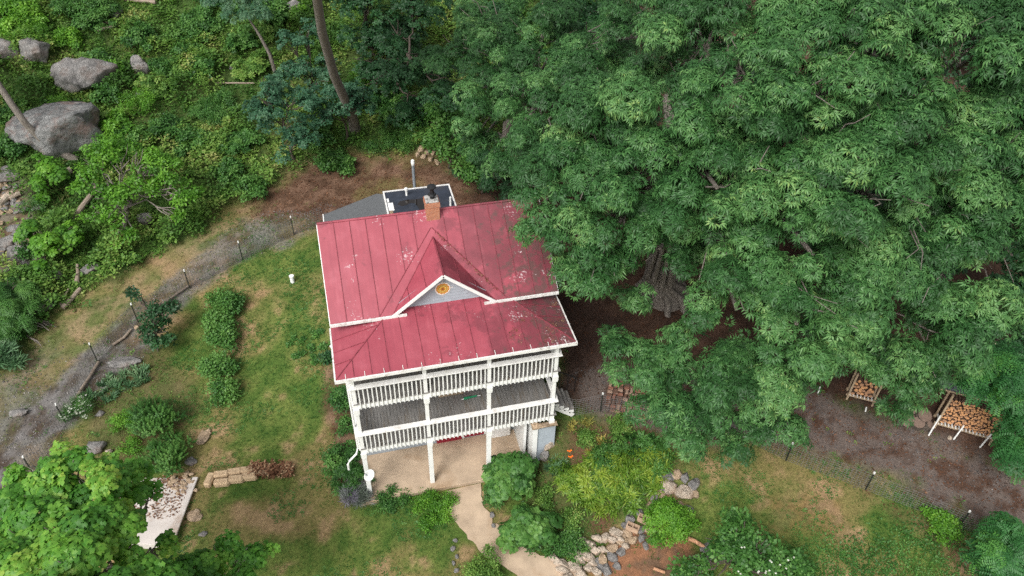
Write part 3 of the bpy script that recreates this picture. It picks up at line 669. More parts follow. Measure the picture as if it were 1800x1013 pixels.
for x0, x1 in ((xl-.02, 2.43), (5.5, xr+.02)):
    def f(m):
        m.box((x0, EY-.07, EZ-.13), (x1, EY-.005, EZ-.01)); m.box((x0, EY-.002, EZ-.15), (x1, EY+.03, EZ-.055))
    hb('gutter', MT['gutter'], f)
def f(m):
    for x in (xl-.03, xr+.0):
        m.beam((x+.015, EY, EZ-.11), (x+.015, RY, RZ-.11), .03, .12); m.beam((x+.015, BY, EZ-.11), (x+.015, RY, RZ-.11), .03, .12)
    m.box((xl, BY, EZ-.2), (xr, BY+.03, EZ-.06))
hb('fascia', MT['white'], f)
def f(m):
    ap = np.array((dxm, EY-.05, dz-.06))
    for xe in (dx0-.12, dx1+.12): m.beam(ap, (xe, EY-.05, EZ-.13), .13, .03, up=(0, 1, 0))
    for xe in (dx0-.06, dx1+.06): m.beam(ap+np.array((0, .19, -.02)), (xe, EY+.14, EZ-.15), .02, .34, up=(0, 1, 0))
hb('rake_board', MT['white'], f)
def f(m):
    yg = WB-.04; base = EZ-.02
    m.add([(dx0-.1, yg, base), (dx1+.1, yg, base), (dxm, yg, dz-.05)], [(0, 1, 2)])
    zz = base
    while zz < dz-.25:
        hw = lambda z: (dx1-dxm)*(dz-z)/(dz-EZ)
        m.add([(dxm-hw(zz), yg-.02, zz), (dxm+hw(zz), yg-.02, zz), (dxm+hw(zz+.15), yg-.003, zz+.15), (dxm-hw(zz+.15), yg-.003, zz+.15)], [(0, 1, 2, 3)]); zz += .15
hb('gable_wall', MT['siding'], f)
# round painted medallion in the gable
def disc(m, cx, y, cz, r, n, mi, star=0.): m.add([(cx+math.cos(a*2*math.pi/n)*(r*(1+(star if a % 2 else -star))), y, cz+math.sin(a*2*math.pi/n)*(r*(1+(star if a % 2 else -star)))) for a in range(n)], [tuple(range(n))], mi)
ORN = [plain('medallion_white', (.75, .70, .62), .6, .1, 8), plain('medallion_orange', (.55, .22, .03), .6, .3, 12), plain('medallion_yellow', (.72, .50, .12), .6, .2, 12), plain('medallion_brown', (.25, .09, .03), .6, .3, 12)]
def f(m):
    z0 = 9.42; y0 = WB-.075
    m.tube([(dxm, WB-.03, z0), (dxm, y0+.002, z0)], .31, 24, 0)
    for k, (r, mi, st) in enumerate(((.30, 0, .04), (.26, 1, .06), (.20, 2, .05), (.17, 3, .0), (.145, 2, .0), (.10, 1, .05), (.05, 3, 0))): disc(m, dxm, y0-.004*k, z0, r, 24, mi, st)
    for a in (0, 1.571, 3.1416, 4.712): m.beam((dxm+math.cos(a)*.30, y0+.02, z0+math.sin(a)*.30), (dxm+math.cos(a)*.42, y0+.02, z0+math.sin(a)*.42), .012, .02)
hb('gable_medallion', ORN, f)
# chimney
ch = hb('chimney', MT['brick'], lambda m: (m.box((3.80, 4.66, 10.5), (4.33, 5.19, 11.42)), m.box((3.77, 4.63, 11.42), (4.36, 5.22, 11.62))))
hb('chimney_crown', MT['crown'], lambda m: m.slab([(3.80, 4.66, 11.69), (4.33, 4.66, 11.69), (4.33, 5.19, 11.69), (3.80, 5.19, 11.69)], .07), .02, ch)
def f(m):
    cx, cy = 4.10, 4.95; m.tube([(cx, cy, 11.68), (cx, cy, 11.82), (cx, cy, 11.84), (cx, cy, 11.92)], [.10, .09, .17, .13], 14); m.tube([(cx, cy, 11.9), (cx, cy, 12.14)], .08, 14)
    m.tube([(cx, cy, 12.12), (cx, cy, 12.17)], [.10, .10], 14); m.tube([(cx, cy, 12.20), (cx, cy, 12.24), (cx, cy, 12.30)], [.19, .18, .05], 16)
    for a in range(4): m.beam((cx+math.cos(a*1.57)*.08, cy+math.sin(a*1.57)*.08, 12.14), (cx+math.cos(a*1.57)*.13, cy+math.sin(a*1.57)*.13, 12.22), .015, .015)
hb('flue_cap', MT['black'], f, 0, ch)
# rear addition: flat roof with parapet trim, shingled lean-to, puddle, vents
AX0, AX1, AY1, AZ = 2.62, 6.0, 12.3, 7.45
hb('rear_wall', MT['siding'], lambda m: (m.box((AX0+.08, 7.96, 1.5), (AX1-.08, AY1-.08, AZ-.12)), m.box((-.1, 7.97, 1.2), (AX0+.07, 11.6, 5.95))))
hb('flat_roof', MT['rubber'], lambda m: m.box((AX0+.07, 7.9, AZ-.1), (AX1-.07, AY1-.07, AZ)))
def f(m):
    m.box((AX0, 7.9, AZ-.22), (AX0+.07, AY1, AZ+.04)); m.box((AX1-.07, 7.9, AZ-.22), (AX1, AY1, AZ+.04)); m.box((AX0+.07, AY1-.07, AZ-.22), (AX1-.07, AY1, AZ+.04))
hb('roof_edge_trim', MT['white_worn'], f)
pud = [(3.2, 11.05), (3.35, 11.3), (3.75, 11.35), (4.1, 11.3), (4.9, 11.4), (5.0, 10.9), (4.9, 10.3), (4.2, 10.2), (4.15, 10.6), (4.05, 10.95), (3.85, 11.03), (3.6, 10.9), (3.4, 10.85)]
hb('rain_puddle', MT['puddle'], lambda m: m.slab([(x, y, AZ+.006) for x, y in pud][::-1], .005))
hb('shingle_roof', MT['shingle'], lambda m: m.slab([(-.42, 8.2, 6.28), (AX0-.004, 8.2, 7.3), (AX0-.004, 12.35, 7.3), (2.3, 12.62, 7.18), (-.42, 12.65, 6.28)], .08))
hb('lean_to_trim', MT['white'], lambda m: m.beam((-.45, 8.2, 6.24), (-.45, 12.66, 6.24), .05, .14))
def f(m):
    m.tube([(3.75, 11.75, AZ), (3.75, 11.75, AZ+.32)], .055, 10); m.tube([(3.75, 11.75, AZ+.30), (3.75, 11.75, AZ+.42), (3.75, 11.75, AZ+.45)], [.085, .085, .03], 10)
hb('roof_vent', MT['pipe'], f)
hb('corner_vent', MT['pipe'], lambda m: m.tube([(5.72, 10.4, AZ), (5.72, 10.4, AZ+.5)], .05, 10))
mast = at(727, 330, 7.0); mt = at(722, 306, 8.6)
mp_ = hb('flue_pipe', MT['galv'], lambda m: m.tube([(4.25, 12.5, 3), (4.25, 12.5, 8.75)], .075, 12))
hb('pipe_cap', MT['pipe'], lambda m: m.tube([(4.25, 12.5, 8.7), (4.25, 12.5, 8.8), (4.25, 12.5, 8.95), (4.25, 12.5, 9.0)], [.08, .10, .09, .03], 12), 0, mp_)
for y, w_, l in ((10.3, .16, .2), (10.0, .22, .15)): hb('roof_debris', MT['rock_tan'], lambda m: m.box((AX0+.12, y, AZ), (AX0+.12+w_, y+l, AZ+.05)))
for y, w_, l in ((10.55, .26, .65), (9.6, .22, .25), (11.3, .1, .3)): hb('roof_patch', MT['white'], lambda m: m.box((AX0+.11, y, AZ), (AX0+.11+w_, y+l, AZ+.04)))
# porch roof (low hip)
pe = -.62; px0, px1 = -.52, 8.62; PZ = 8.06; hz = 8.72; hx0, hx1 = 1.85, 6.3; wy = WB-.03
def f(m):
    FL, FR, HL, HR, BL, BR = (px0, pe, PZ), (px1, pe, PZ), (hx0, wy, hz), (hx1, wy, hz), (px0, 2.2, PZ), (px1, 2.2, PZ)
    m.slab([FL, FR, HR, HL], .05); m.slab([BL, FL, HL], .05); m.slab([FR, BR, HR], .05)
    m.slab([(hx0-.6, wy+.12, hz-.12), HL, HR, (hx1+.6, wy+.12, hz-.12)], .03)
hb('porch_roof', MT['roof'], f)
hb('porch_ceiling', MT['white'], lambda m: m.box((px0+.1, pe+.1, PZ-.16), (px1-.1, wy, PZ-.12)))
def f(m):
    n = 14; gp = (hz-PZ)/(wy-pe)
    for i in range(1, n):
        x = px0+(px1-px0)*i/n
        yt = wy
        if x < hx0: yt = pe+(x-px0)/(hx0-px0)*(wy-pe)
        if x > hx1: yt = pe+(px1-x)/(px1-hx1)*(wy-pe)
        m.beam((x, pe+.02, PZ+.012), (x, yt-.03, PZ+(yt-.03-pe)*gp+.012), .02, .03)
    for i in range(1, 4):
        y = pe+(2.1-pe)*i/4.2+.1
        for s, xe, xh in ((1, px1, hx1), (-1, px0, hx0)):
            t = (y-pe)/(wy-pe); xx = xe+(xh-xe)*t; zt = PZ+(hz-PZ)*t
            m.beam((xe-s*.02, y, PZ+.012), (xx+s*.05, y, zt+.005), .018, .02)
    for xe, xh in ((px1, hx1), (px0, hx0)): m.beam((xe, pe, PZ+.01), (xh, wy, hz+.01), .035, .03)
hb('porch_roof_seams', MT['seam'], f)
def f(m):
    m.box((px0-.06, pe-.07, PZ-.15), (px1+.06, pe-.005, PZ-.02)); m.box((px0-.03, pe-.002, PZ-.17), (px1+.03, pe+.03, PZ-.055))
    for x in (px0-.065, px1+.003): m.box((x, pe-.004, PZ-.15), (x+.06, 2.2, PZ-.01))
    for i in range(13):
        x = px0+.35+i*.7; m.beam((x, pe-.05, PZ+.0), (x, pe+.16, PZ+.065), .018, .012)
hb('porch_gutter', MT['gutter'], f)
hb('porch_beam', MT['white'], lambda m: m.box((-.08, -.09, 7.5), (c4+.08, .09, 7.88)))
# decks
for lv in (0, 1):
    zb = FZ+lv*HF; zt = zb+.28
    def f(m):
        x = -.08
        while x < c4+.07: m.box((x, -.13, zt-.03), (x+.134, WB-.002, zt)); x += .142
    hb('porch_deck', MT['deck'], f)
    def f(m):
        m.box((-.1, -.10, zb), (c4+.1, -.04, zt-.032)); m.box((-.1, -.038, zb), (-.05, WB-.002, zt-.032)); m.box((c4+.05, -.038, zb), (c4+.1, WB-.002, zt-.032))
        for k in range(1, 12): m.box((k*.68, -.036, zb+.04), (k*.68+.04, WB-.004, zt-.034))
        m.box((-.04, -.03, zb-.02), (c4+.04, WB-.01, zb+.015))
    hb('deck_frame', MT['white'], f)
    zr = 4.22+lv*HF
    bays = [(0, c2), (c2, c3x), (c3x, c4)]
    for a, b in bays:
        def f(m):
            n = int(round((b-a-.2)/.168)); 
            for i in range(n):
                x = a+.1+(b-a-.2)*(i+.5)/n; m.box((x-.023, -.148, zb-.005), (x+.023, -.103, zr-.07))
            m.box((a+.01, -.10, zr-.13), (b-.01, -.05, zr-.05))
        hb('railing', MT['white'], f)
    hb('top_rail', MT['white_worn'], lambda m: (m.box((-.2, -.23, zr-.045), (c4+.2, .02, zr)), m.box((-.2, .022, zr-.045), (-.02, WB-.01, zr)), m.box((c4+.03, .022, zr-.045), (c4+.22, WB-.01, zr))), .008)
    for x in (-.155, c4+.103):
      def f(m):
        y = .12
        while y < WB-.1:
            if 1:
                if lv == 0 and x > 1 and y > .6: break
                m.box((x, y-.028, zb-.04), (x+.052, y+.028, zr-.05))
            y += .158
      if True: hb('side_railing', MT['white'], f)
for i, x in enumerate((0, c2, c3x, c4)):
    def f(m):
        w1 = .075; z0 = 0. if i < 3 else 2.0
        m.box((x-.095, -.09, z0), (x+.095, .10, 2.8)); m.box((x-w1, -.085, 2.8), (x+w1, .07, 7.52))
        for zc in (2.72, 5.47): m.box((x-.12, -.165, zc), (x+.12, -.101, zc+.25)); m.box((x-.10, -.16, zc-.08), (x+.10, -.1, zc-.002))
    hb('porch_column', MT['white'], f, .006)
# openings on the back wall of the porch
def opening(x0, x1, z0, z1, kind):
    y = WB-.02
    fr = hb('door' if kind == 'door' else 'window', MT['reddoor'] if kind == 'door' else MT['black'], lambda m: m.box((x0, y-.015, z0), (x1, y+.01, z1)))
    hb('frame', MT['white'], lambda m: (m.box((x0-.1, y-.04, z0), (x0-.002, y+.01, z1)), m.box((x1+.002, y-.04, z0), (x1+.1, y+.01, z1)), m.box((x0-.1, y-.042, z1+.002), (x1+.1, y+.01, z1+.12))), 0, fr)
    if kind != 'door': hb('sill', MT['white'], lambda m: m.box((x0-.12, y-.08, z0-.07), (x1+.12, y+.01, z0-.002)), 0, fr)
opening(4.6, 5.55, .06, 2.1, 'door'); opening(5.75, 6.2, 1.0, 2.1, 'win')
opening(1.0, 1.9, .9, 2.2, 'win'); opening(1.2, 2.0, 4.0, 5.4, 'win'); opening(6.0, 6.8, 4.0, 5.4, 'win'); opening(4.0, 4.9, 3.27, 5.4, 'door')
for yy in (3.2, 5.6):
    for zz in (3.9, 6.6):
        fr = hb('window', MT['black'], lambda m: m.box((.02, yy, zz), (.05, yy+.8, zz+1.2))); hb('frame', MT['white'], lambda m: (m.box((0, yy-.1, zz-.1), (.05, yy-.002, zz+1.3)), m.box((0, yy+.802, zz-.1), (.05, yy+.9, zz+1.3)), m.box((0, yy-.001, zz+1.202), (.05, yy+.801, zz+1.3)), m.box((0, yy-.001, zz-.1), (.05, yy+.801, zz-.002)), m.box((.005, yy, zz+.58), (.05, yy+.8, zz+.62))), 0, fr)
opening(1.2, 2.0, 6.8, 7.6, 'win'); opening(6.0, 6.8, 6.8, 7.6, 'win')
hb('threshold', MT['wood'], lambda m: m.box((3.5, WB-.14, 3.26), (4.6, WB-.045, 3.36)))
hb('red_base_panel', MT['reddoor'], lambda m: m.box((3.3, WB-.06, .0), (4.48, WB-.022, .42)))
hb('white_panel', MT['white_worn'], lambda m: m.box((5.75, 1.75, .02), (6.75, 1.8, .85)))
# stub wall with cap, siding skirt and rubble footing at the right end of the patio
def f(m):
    m.box((7.0, .35, -.1), (7.12, WB-.01, FZ-.03)); m.box((7.25, -.2, -.1), (7.47, .04, 2.62)); m.box((7.28, .042, -.1), (7.42, WB-.01, FZ-.05))
    m.box((7.12, .9, -.1), (7.26, 1.1, FZ-.05))
hb('stub_wall', MT['white'], f)
hb('wall_cap', MT['rock_tan'], lambda m: m.add([(7.2, -.26, 2.64), (7.52, -.26, 2.64), (7.52, .6, 2.85), (7.2, .6, 2.85), (7.2, -.26, 2.70), (7.52, -.26, 2.70), (7.52, .6, 2.91), (7.2, .6, 2.91)], [(0, 3, 2, 1), (4, 5, 6, 7), (0, 1, 5, 4), (1, 2, 6, 5), (2, 3, 7, 6), (3, 0, 4, 7)]))
def f(m):
    for k in range(9):
        z0 = 1.0+k*.19; xs = 7.48+max(0, (1.75-z0))*.5*0
        if z0 > 2.6: break
        hi = 8.3; lo = 7.48; zlo = z0; m.add([(lo, -.13, z0), (hi, -.13, z0+.0), (hi, -.112, z0+.19), (lo, -.112, z0+.19)], [(0, 1, 2, 3)])
    m.box((7.48, -.11, .2), (8.3, -.06, 2.72))
hb('skirt_siding', MT['siding'], f)
hb('skirt_ledge', MT['rock_tan'], lambda m: m.box((7.5, -.3, 2.72), (8.32, -.05, 2.77)))
hb('downspout', MT['pipe'], lambda m: m.tube([(-.62, 1.6, 7.7), (-.25, 1.0, 7.3), (-.2, .3, 7.0), (-.2, .3, 2.9), (-.3, .1, 2.75), (-.62, -.1, 2.62), (-.70, -.12, 2.45), (-.70, -.12, 2.1)], .045, 8))
# steps down from the first deck on the right
def f(m):
    for k in range(5): m.box((c4+.12+k*.24, .75, 3.10-k*.19), (c4+.38+k*.24, 1.85, 3.14-k*.19))
st_ = hb('porch_steps', MT['deck'], f)
def f(m):
    m.beam((c4+.1, .70, 2.92), (c4+1.3, .70, 1.97), .04, .2)
    for k in range(5): m.box((c4+.12+k*.24, .68, 2.94-k*.19), (c4+.34+k*.24, .72, 3.10-k*.19))
hb('stair_stringer', MT['white_worn'], f, 0, st_)
def f(m):
    for y in (1.9,):
        m.beam((c4+.15, y, 4.15), (c4+1.8, y, 3.05), .03, .04)
        for k in range(5): m.beam((c4+.2+k*.38, y, 3.05-k*.25), (c4+.2+k*.38, y, 4.12-k*.255), .025, .025)
hb('stair_handrail', MT['black'], f)
# satellite dish on the left column
sd = thing('satellite_dish', 'white oval satellite dish fixed to the left porch column', 'satellite dish', (0.0, -.2, 1.9))
def f():
    m = MB(); n = 20; ax = Vector((.25, -.75, .62)).normalized(); a = ax.orthogonal().normalized(); b = ax.cross(a); c0 = Vector((.1, -.42, .22))
    rings = [(0, -.05), (.11, -.035), (.19, -.012), (.24, .015)]
    vs = []
    for r_, z_ in rings[1:]:
        for j in range(n): t = 2*math.pi*j/n; vs.append(c0+a*math.cos(t)*r_*1.05+b*math.sin(t)*r_*.85+ax*z_)
    vs.append(c0+ax*rings[0][1]); k = len(vs)-1
    fs = [(k, j, (j+1) % n) for j in range(n)]+[(i*n+j, (i+1)*n+j, (i+1)*n+(j+1) % n, i*n+(j+1) % n) for i in range(2) for j in range(n)]
    m.add(vs, fs); o = m.build('dish', MT['pipe'], sd, smooth=True)
    md = o.modifiers.new('thickness', 'SOLIDIFY'); md.thickness = .015
    MB().tube([(0, .1, -.2), (0, -.1, -.1), c0-ax*.07], .022, 8).build('bracket', MT['galv'], sd)
    MB().tube([c0-ax*.02+b*-.22, c0+ax*.34-b*.25], .012, 6).build('feed_arm', MT['galv'], sd)
    MB().tube([c0+ax*.30-b*.25, c0+ax*.40-b*.22], .035, 8).build('receiver', MT['galv'], sd)
f()
t = thing('folded_parasol', 'green and white folded parasol lying on the first-floor deck', 'parasol', (4.55, 1.55, 3.30))
MB().tube([(-.1, 0, .03), (.75, .05, .05)], .02, 6).build('pole', MT['white'], t)
MB().tube([(.0, .0, .06), (.15, .01, .07), (.6, .04, .06)], [.07, .06, .03], 10).build('canopy', MT['greenplastic'], t)
tag(MB().tube([(-2.62, 12.9, h1(-2.62, 12.9)-.1), (-2.62, 12.9, h1(-2.62, 12.9)+.38)], .11, 14).tube([(-2.62, 12.9, h1(-2.62, 12.9)+.38), (-2.62, 12.9, h1(-2.62, 12.9)+.46)], .13, 14).build('cleanout_pipe', MT['pipe']), 'short white capped pipe standing in the lawn left of the roof', 'pipe')


# ------------------------------------------------------------------ trees
def Lb(rows): return [(*at(px, py, z), r*(.86 if z > 10.5 and r > 2 else .95 if z > 9 else 1)) for px, py, z, r in rows]
gA = G(1165, 520)
LA = Lb([(985,425,12.3,1.6),(1022,485,11.2,1.5),(962,350,12.8,1.8),(1010,310,13.6,2.5),(1080,400,12.3,2.1),(1070,470,10.6,1.3),(1110,310,14.2,2.6),(1060,225,14.8,2.5),(1180,215,15.8,2.8),
 (1260,330,14.8,2.6),(1195,375,12.9,1.7),(1320,440,12.8,2.4),(1360,350,14.5,2.7),(1430,450,13.2,2.6),(1295,545,10.8,2.1),(1400,570,11.4,2.6),(1110,640,7.2,1.2),(1165,650,7.4,1.2),(1235,635,8.0,1.7),
 (1200,700,7.2,1.9),(1290,700,7.4,2.1),(1350,745,6.6,1.4),(1235,780,5.6,.9),(1300,790,5.6,.9),(1350,660,8.8,2.2),(1085,600,7.2,.9),(1455,625,9.6,1.6),(1475,590,9.8,1.5),(1250,470,10.4,1.5),(1160,438,11.3,1.5),(1120,520,8.6,.9),
 (1300,170,17,2.9),(1250,60,17.6,2.8),(1205,105,16.2,1.8),(1330,240,15.6,1.8),(1400,130,17.8,3.0),(1350,20,18.4,2.8),(1200,20,17,2.4),(1450,260,16,2.8)])
tree('hickory_tree', 'huge hickory with a thick forked trunk spreading over the right end of the red roof', 'tree', gA, LA, 'hick', MT['hick'], .92, .30, .9, .75, 'bark', None, at(1185, 260, 13), .33)
gB = (27.5, 5.5, h1(27.5, 5.5))
LB = Lb([(1530,540,11.2,2.2),(1600,650,7.9,1.3),(1530,625,8.6,1.0),(1555,635,8.4,.8),(1570,450,13,2.8),(1625,600,9.4,2.2),(1650,480,12.3,2.8),(1700,380,13.4,2.8),(1620,340,14.5,2.8),(1690,570,10.8,2.0),
 (1780,450,12.2,2.1),(1790,350,13.8,2.8),(1660,240,15.3,2.8),(1760,210,15.8,2.8),(1520,350,15.2,2.7),(1585,715,6.2,.9),(1660,650,8.2,1.4),(1560,240,16.2,2.6),(1850,280,14.5,3)])
tree('hickory_tree', 'hickory standing behind the firewood racks, filling the right side above them', 'tree', gB, LB, 'hick', MT['hick'], .92, .30, .45, .4, 'bark', None, at(1650, 330, 12), .33)
gC = (24., 19., h1(24., 19.))
LC = Lb([(1500,60,18.6,2.8),(1600,30,18.8,2.8),(1560,140,17.4,2.7),(1700,90,18,2.9),(1790,50,18.4,2.8),(1480,170,17,2.5),(1650,-40,19,3),(1800,140,17,2.6),(1450,-30,19,2.8)])
tree('hickory_tree', 'hickory at the top right corner, crown cut by the upper edge', 'tree', gC, LC, 'hick', MT['hick'], .95, .32, .45, .45, 'bark', None, at(1600, 80, 15), .33)
gD = G(1010, 250) if False else (11., 22., h1(11., 22.))
LD = Lb([(870,100,12.6,2.5),(950,60,13.5,2.6),(1020,130,13.3,2.3),(940,190,12,2.5),(860,200,11,2.2),(810,100,11.2,1.9),(1130,60,15,2.4),(905,285,9.6,1.4),(860,30,12.8,2.4),(960,260,11.5,2.0),(1110,160,14,2.0),(1080,50,13.6,1.9),(925,130,12.4,1.7),(1060,100,13.4,1.8),(990,-20,14.5,2.5),(845,250,9.4,1.1)])
tree('hickory_tree', 'hickory rising behind the house between the dark woods and the huge hickory', 'tree', gD, LD, 'hick', MT['hick'], .85, .30, .38, .4, 'bark', None, at(950, 120, 11), .33, extra_tint=-.06)
# dark woods at the top
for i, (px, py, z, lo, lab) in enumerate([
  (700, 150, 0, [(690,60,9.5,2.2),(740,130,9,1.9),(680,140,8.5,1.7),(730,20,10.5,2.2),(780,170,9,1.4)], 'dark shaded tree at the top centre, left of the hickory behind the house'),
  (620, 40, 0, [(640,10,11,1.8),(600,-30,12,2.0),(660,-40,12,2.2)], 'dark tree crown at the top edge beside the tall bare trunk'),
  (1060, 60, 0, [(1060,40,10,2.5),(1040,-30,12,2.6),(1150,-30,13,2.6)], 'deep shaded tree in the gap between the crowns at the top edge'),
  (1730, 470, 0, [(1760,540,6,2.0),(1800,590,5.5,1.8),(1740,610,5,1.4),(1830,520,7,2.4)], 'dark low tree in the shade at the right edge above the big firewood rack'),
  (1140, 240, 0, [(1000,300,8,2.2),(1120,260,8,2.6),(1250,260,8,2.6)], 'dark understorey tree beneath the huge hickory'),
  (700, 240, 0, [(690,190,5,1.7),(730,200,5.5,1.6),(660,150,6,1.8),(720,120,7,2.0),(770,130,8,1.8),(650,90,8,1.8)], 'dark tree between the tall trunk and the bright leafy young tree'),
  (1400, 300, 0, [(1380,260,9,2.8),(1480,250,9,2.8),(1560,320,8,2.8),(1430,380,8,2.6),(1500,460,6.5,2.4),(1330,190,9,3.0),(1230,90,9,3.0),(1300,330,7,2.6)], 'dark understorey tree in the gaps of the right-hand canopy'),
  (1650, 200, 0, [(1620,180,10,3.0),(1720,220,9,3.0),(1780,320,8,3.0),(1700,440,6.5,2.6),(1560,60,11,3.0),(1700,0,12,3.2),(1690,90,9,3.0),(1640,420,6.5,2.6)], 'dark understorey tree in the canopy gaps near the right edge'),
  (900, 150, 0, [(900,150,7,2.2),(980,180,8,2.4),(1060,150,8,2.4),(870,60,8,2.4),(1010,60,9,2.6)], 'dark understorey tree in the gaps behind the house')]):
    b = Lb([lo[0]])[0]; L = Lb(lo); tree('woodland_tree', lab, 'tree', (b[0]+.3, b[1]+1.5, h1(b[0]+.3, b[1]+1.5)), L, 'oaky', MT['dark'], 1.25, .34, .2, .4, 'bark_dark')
# bright young tree by the corner of the woods
b = G(790, 290)
tree('young_locust', 'bright green leafy young tree beside the stacked stones behind the house', 'tree', b, Lb([(775,205,6.6,1.1),(790,250,5.8,1.2),(760,250,5.4,.8),(810,290,5.0,1.2),(840,320,4.6,1.0),(775,180,7.2,.7)]), 'broad', MT['mid'], 1.6, .26, .09, .4, 'bark_dark', extra_tint=.2)
b = G(850, 335)
tree('understorey_tree', 'dark green low tree overhanging the leaf litter behind the roof chimney', 'tree', b, Lb([(850,305,5,1.2),(880,325,5,1.1),(820,300,4.8,.9),(870,285,6.2,1.2)]), 'hick', MT['dark'], .7, .28, .1, .4, 'bark_dark')
# blue-green dogwood group around the tall trunk
DG = [('broad leaning blue-green dogwood left of the tall trunk', (520, 275), [(480,160,4.6,1.1),(520,180,4.4,1.2),(465,205,4.2,1.1),(500,225,3.8,1.3),(530,245,3.5,1.1),(470,180,4.8,.8),(515,265,2.8,.9)]),
      ('slender blue-green dogwood crown just left of the tall trunk, higher up', (545, 180), [(540,120,3.8,1.0),(560,150,3.4,1.1),(510,75,4.8,.9),(540,60,4.4,1.1),(580,120,3.2,.9),(520,130,3.2,.9)]),
      ('dark green dogwood wrapped around the foot of the tall trunk', (610, 240), [(600,175,4.2,1.1),(625,190,3.8,1.0),(585,205,3.2,1.0),(560,215,3.0,1.0),(610,165,4.8,.8),(640,170,4.2,.7)])]
for i, (lab, bp_, lo) in enumerate(DG):
    b = G(*bp_); L = []
    for px, py, dz_, r in lo: c = G(px, py, dz_); L.append((*c[:2], c[2]+dz_, r))
    tree('dogwood_tree', lab, 'tree', b, L, 'oaky', MT['blue'], 1.15, .3, .09, .3, 'bark_dark', sub=.42, inner=.1)
# tall bare trunk leaving the frame, crown above it
b = G(625, 226); tp = at(553, -30, b[2]+13)
t = thing('tall_tree', 'tall bare grey trunk running up out of the top of the frame', 'tree', b)
P = [b-np.array([0, 0, .5]), b+(tp-b)*.12+np.array([.02, 0, 0]), b+(tp-b)*.45+np.array([-.35, 0, .1]), b+(tp-b)*.75+np.array([-.3, 0, 0]), tp, tp+(tp-b)*.35]
MB().tube(P, [.42, .29, .25, .22, .2, .15], 14).build('trunk', MT['bark'], t, world=True, smooth=True)
L = [(*(tp+(tp-b)*.35+np.array([U(-3, 3), U(2, 6), U(-1, 2)])), U(1.8, 2.6)) for _ in range(6)]
mb = MB()
for l in L: mb.tube(limb_pts(tp, l[:3], .05, .3, 5), [.14, .11, .08, .06, .04, .03], 6)
mb.build('limbs', MT['bark'], t, world=True, smooth=True)
C, Nn, T = lobes_to_clusters(L, .45, .38); scatter('crown', 'hick', C, Nn, np.full(len(C), 1.2), MT['hick'], t, T)
# thin crooked trunk upper left of centre
b = G(487, 138); q = [b-np.array([0, 0, .3]), G(484, 128, 1.0)+np.array([0, 0, 1.0]), G(474, 95, 2.2)+np.array([0, 0, 2.2]), G(455, 60, 3.4)+np.array([0, 0, 3.4]), G(435, 30, 4.6)+np.array([0, 0, 4.6])]
t = thing('crooked_tree', 'slim crooked brown trunk with a pale crown at the top edge left of centre', 'tree', b)
MB().tube(q, [.17, .13, .11, .09, .05], 8).build('trunk', MT['bark'], t, world=True, smooth=True)
L = [(*(G(px, py, d_)+np.array([0, 0, d_])), r) for px, py, d_, r in ((430, 5, 4.6, 1.3), (400, -10, 4.6, 1.3), (445, 25, 4.4, .9), (470, -20, 5, 1.4), (415, 30, 4.2, .7))]
C, Nn, T = lobes_to_clusters(L, .3, .4); scatter('crown', 'hick', C, Nn, np.full(len(C), .75), MT['blue'], t, np.clip(T+.25, 0, 1))
# leaning trunk across the big boulder
b = G(125, 275); q = [b-np.array([-.3, .2, .2])]+[G(px, py, d_)+np.array([0, 0, d_]) for px, py, d_ in ((100, 266, .5), (72, 245, 1.4), (45, 218, 2.4), (20, 183, 3.4), (-5, 145, 4.4), (-40, 95, 5.6))]
t = thing('leaning_tree', 'smooth grey trunk leaning across the largest boulder at the left edge', 'tree', b)
MB().tube(q, [.24, .22, .20, .19, .18, .17, .14], 12).build('trunk', MT['bark'], t, world=True, smooth=True)
L = [(*(q[-1]+np.array([U(-3, 0), U(-1.5, 2), U(0, 2)])), 1.5) for _ in range(4)]
C, Nn, T = lobes_to_clusters(L, .35, .4); scatter('crown', 'broad', C, Nn, np.full(len(C), 1.8), MT['mid'], t, T)
# lime green spreading tree on the slope
L = [(*(G(px, py, d_)+np.array([0, 0, d_])), r) for px, py, d_, r in ((170,300,3,1.3),(215,280,3.4,1.5),(260,290,3.2,1.4),(300,330,2.8,1.3),(330,350,2.5,1.0),(240,330,2.8,1.3),(190,345,2.6,1.2),(150,330,2.6,1.0),(200,390,1.8,1.0),(220,420,1.2,.8),(290,300,3,1.2),(180,260,3.2,1.2),(310,380,1.8,.7),(165,380,2,.8))]; L = [(a, b_, c, q*.78) for a, b_, c, q in L]
tree('mulberry_tree', 'wide lime-green tree spreading over the slope above the track', 'tree', G(215, 385), L, 'broad', MT['lime'], 1.35, .27, .13, .25, 'bark', sub=.4, inner=.08)
# maple bottom left
L = Lb([(60,895,7.5,1.1),(115,850,7.8,1.1),(160,890,8.0,1.1),(210,838,7.4,.75),(215,880,7.2,.6),(70,950,7.6,1.2),(140,960,8.2,1.3),(200,925,7.6,.7),(20,1000,7.2,1.3),(110,1010,8,1.3),(180,1010,7.6,1.0),(285,965,6.2,.38),(245,1010,7,.6),(45,835,7.2,.5),(95,812,7.4,.55),(240,832,6.8,.42),(262,868,6.6,.32),(20,1060,7.6,1.7),(120,1080,8,1.8),(220,1075,7.4,1.3)])
tree('maple_tree', 'bright maple with orange leaf tips in the bottom left corner', 'tree', (-9.2, -2.4, h1(-9.2, -2.4)), L, 'maple', MT['maple'], 1.0, .25, .16, .3, 'bark', None, at(215, 960, 6.4), .34, inner=.1, extra_tint=.1)
L = Lb([(330,1000,4.2,.7),(380,985,4.2,.7),(430,985,4.0,.6),(460,975,3.8,.45),(400,1020,4.2,.8),(340,1040,4.4,1.0),(295,1010,4.4,.5)])
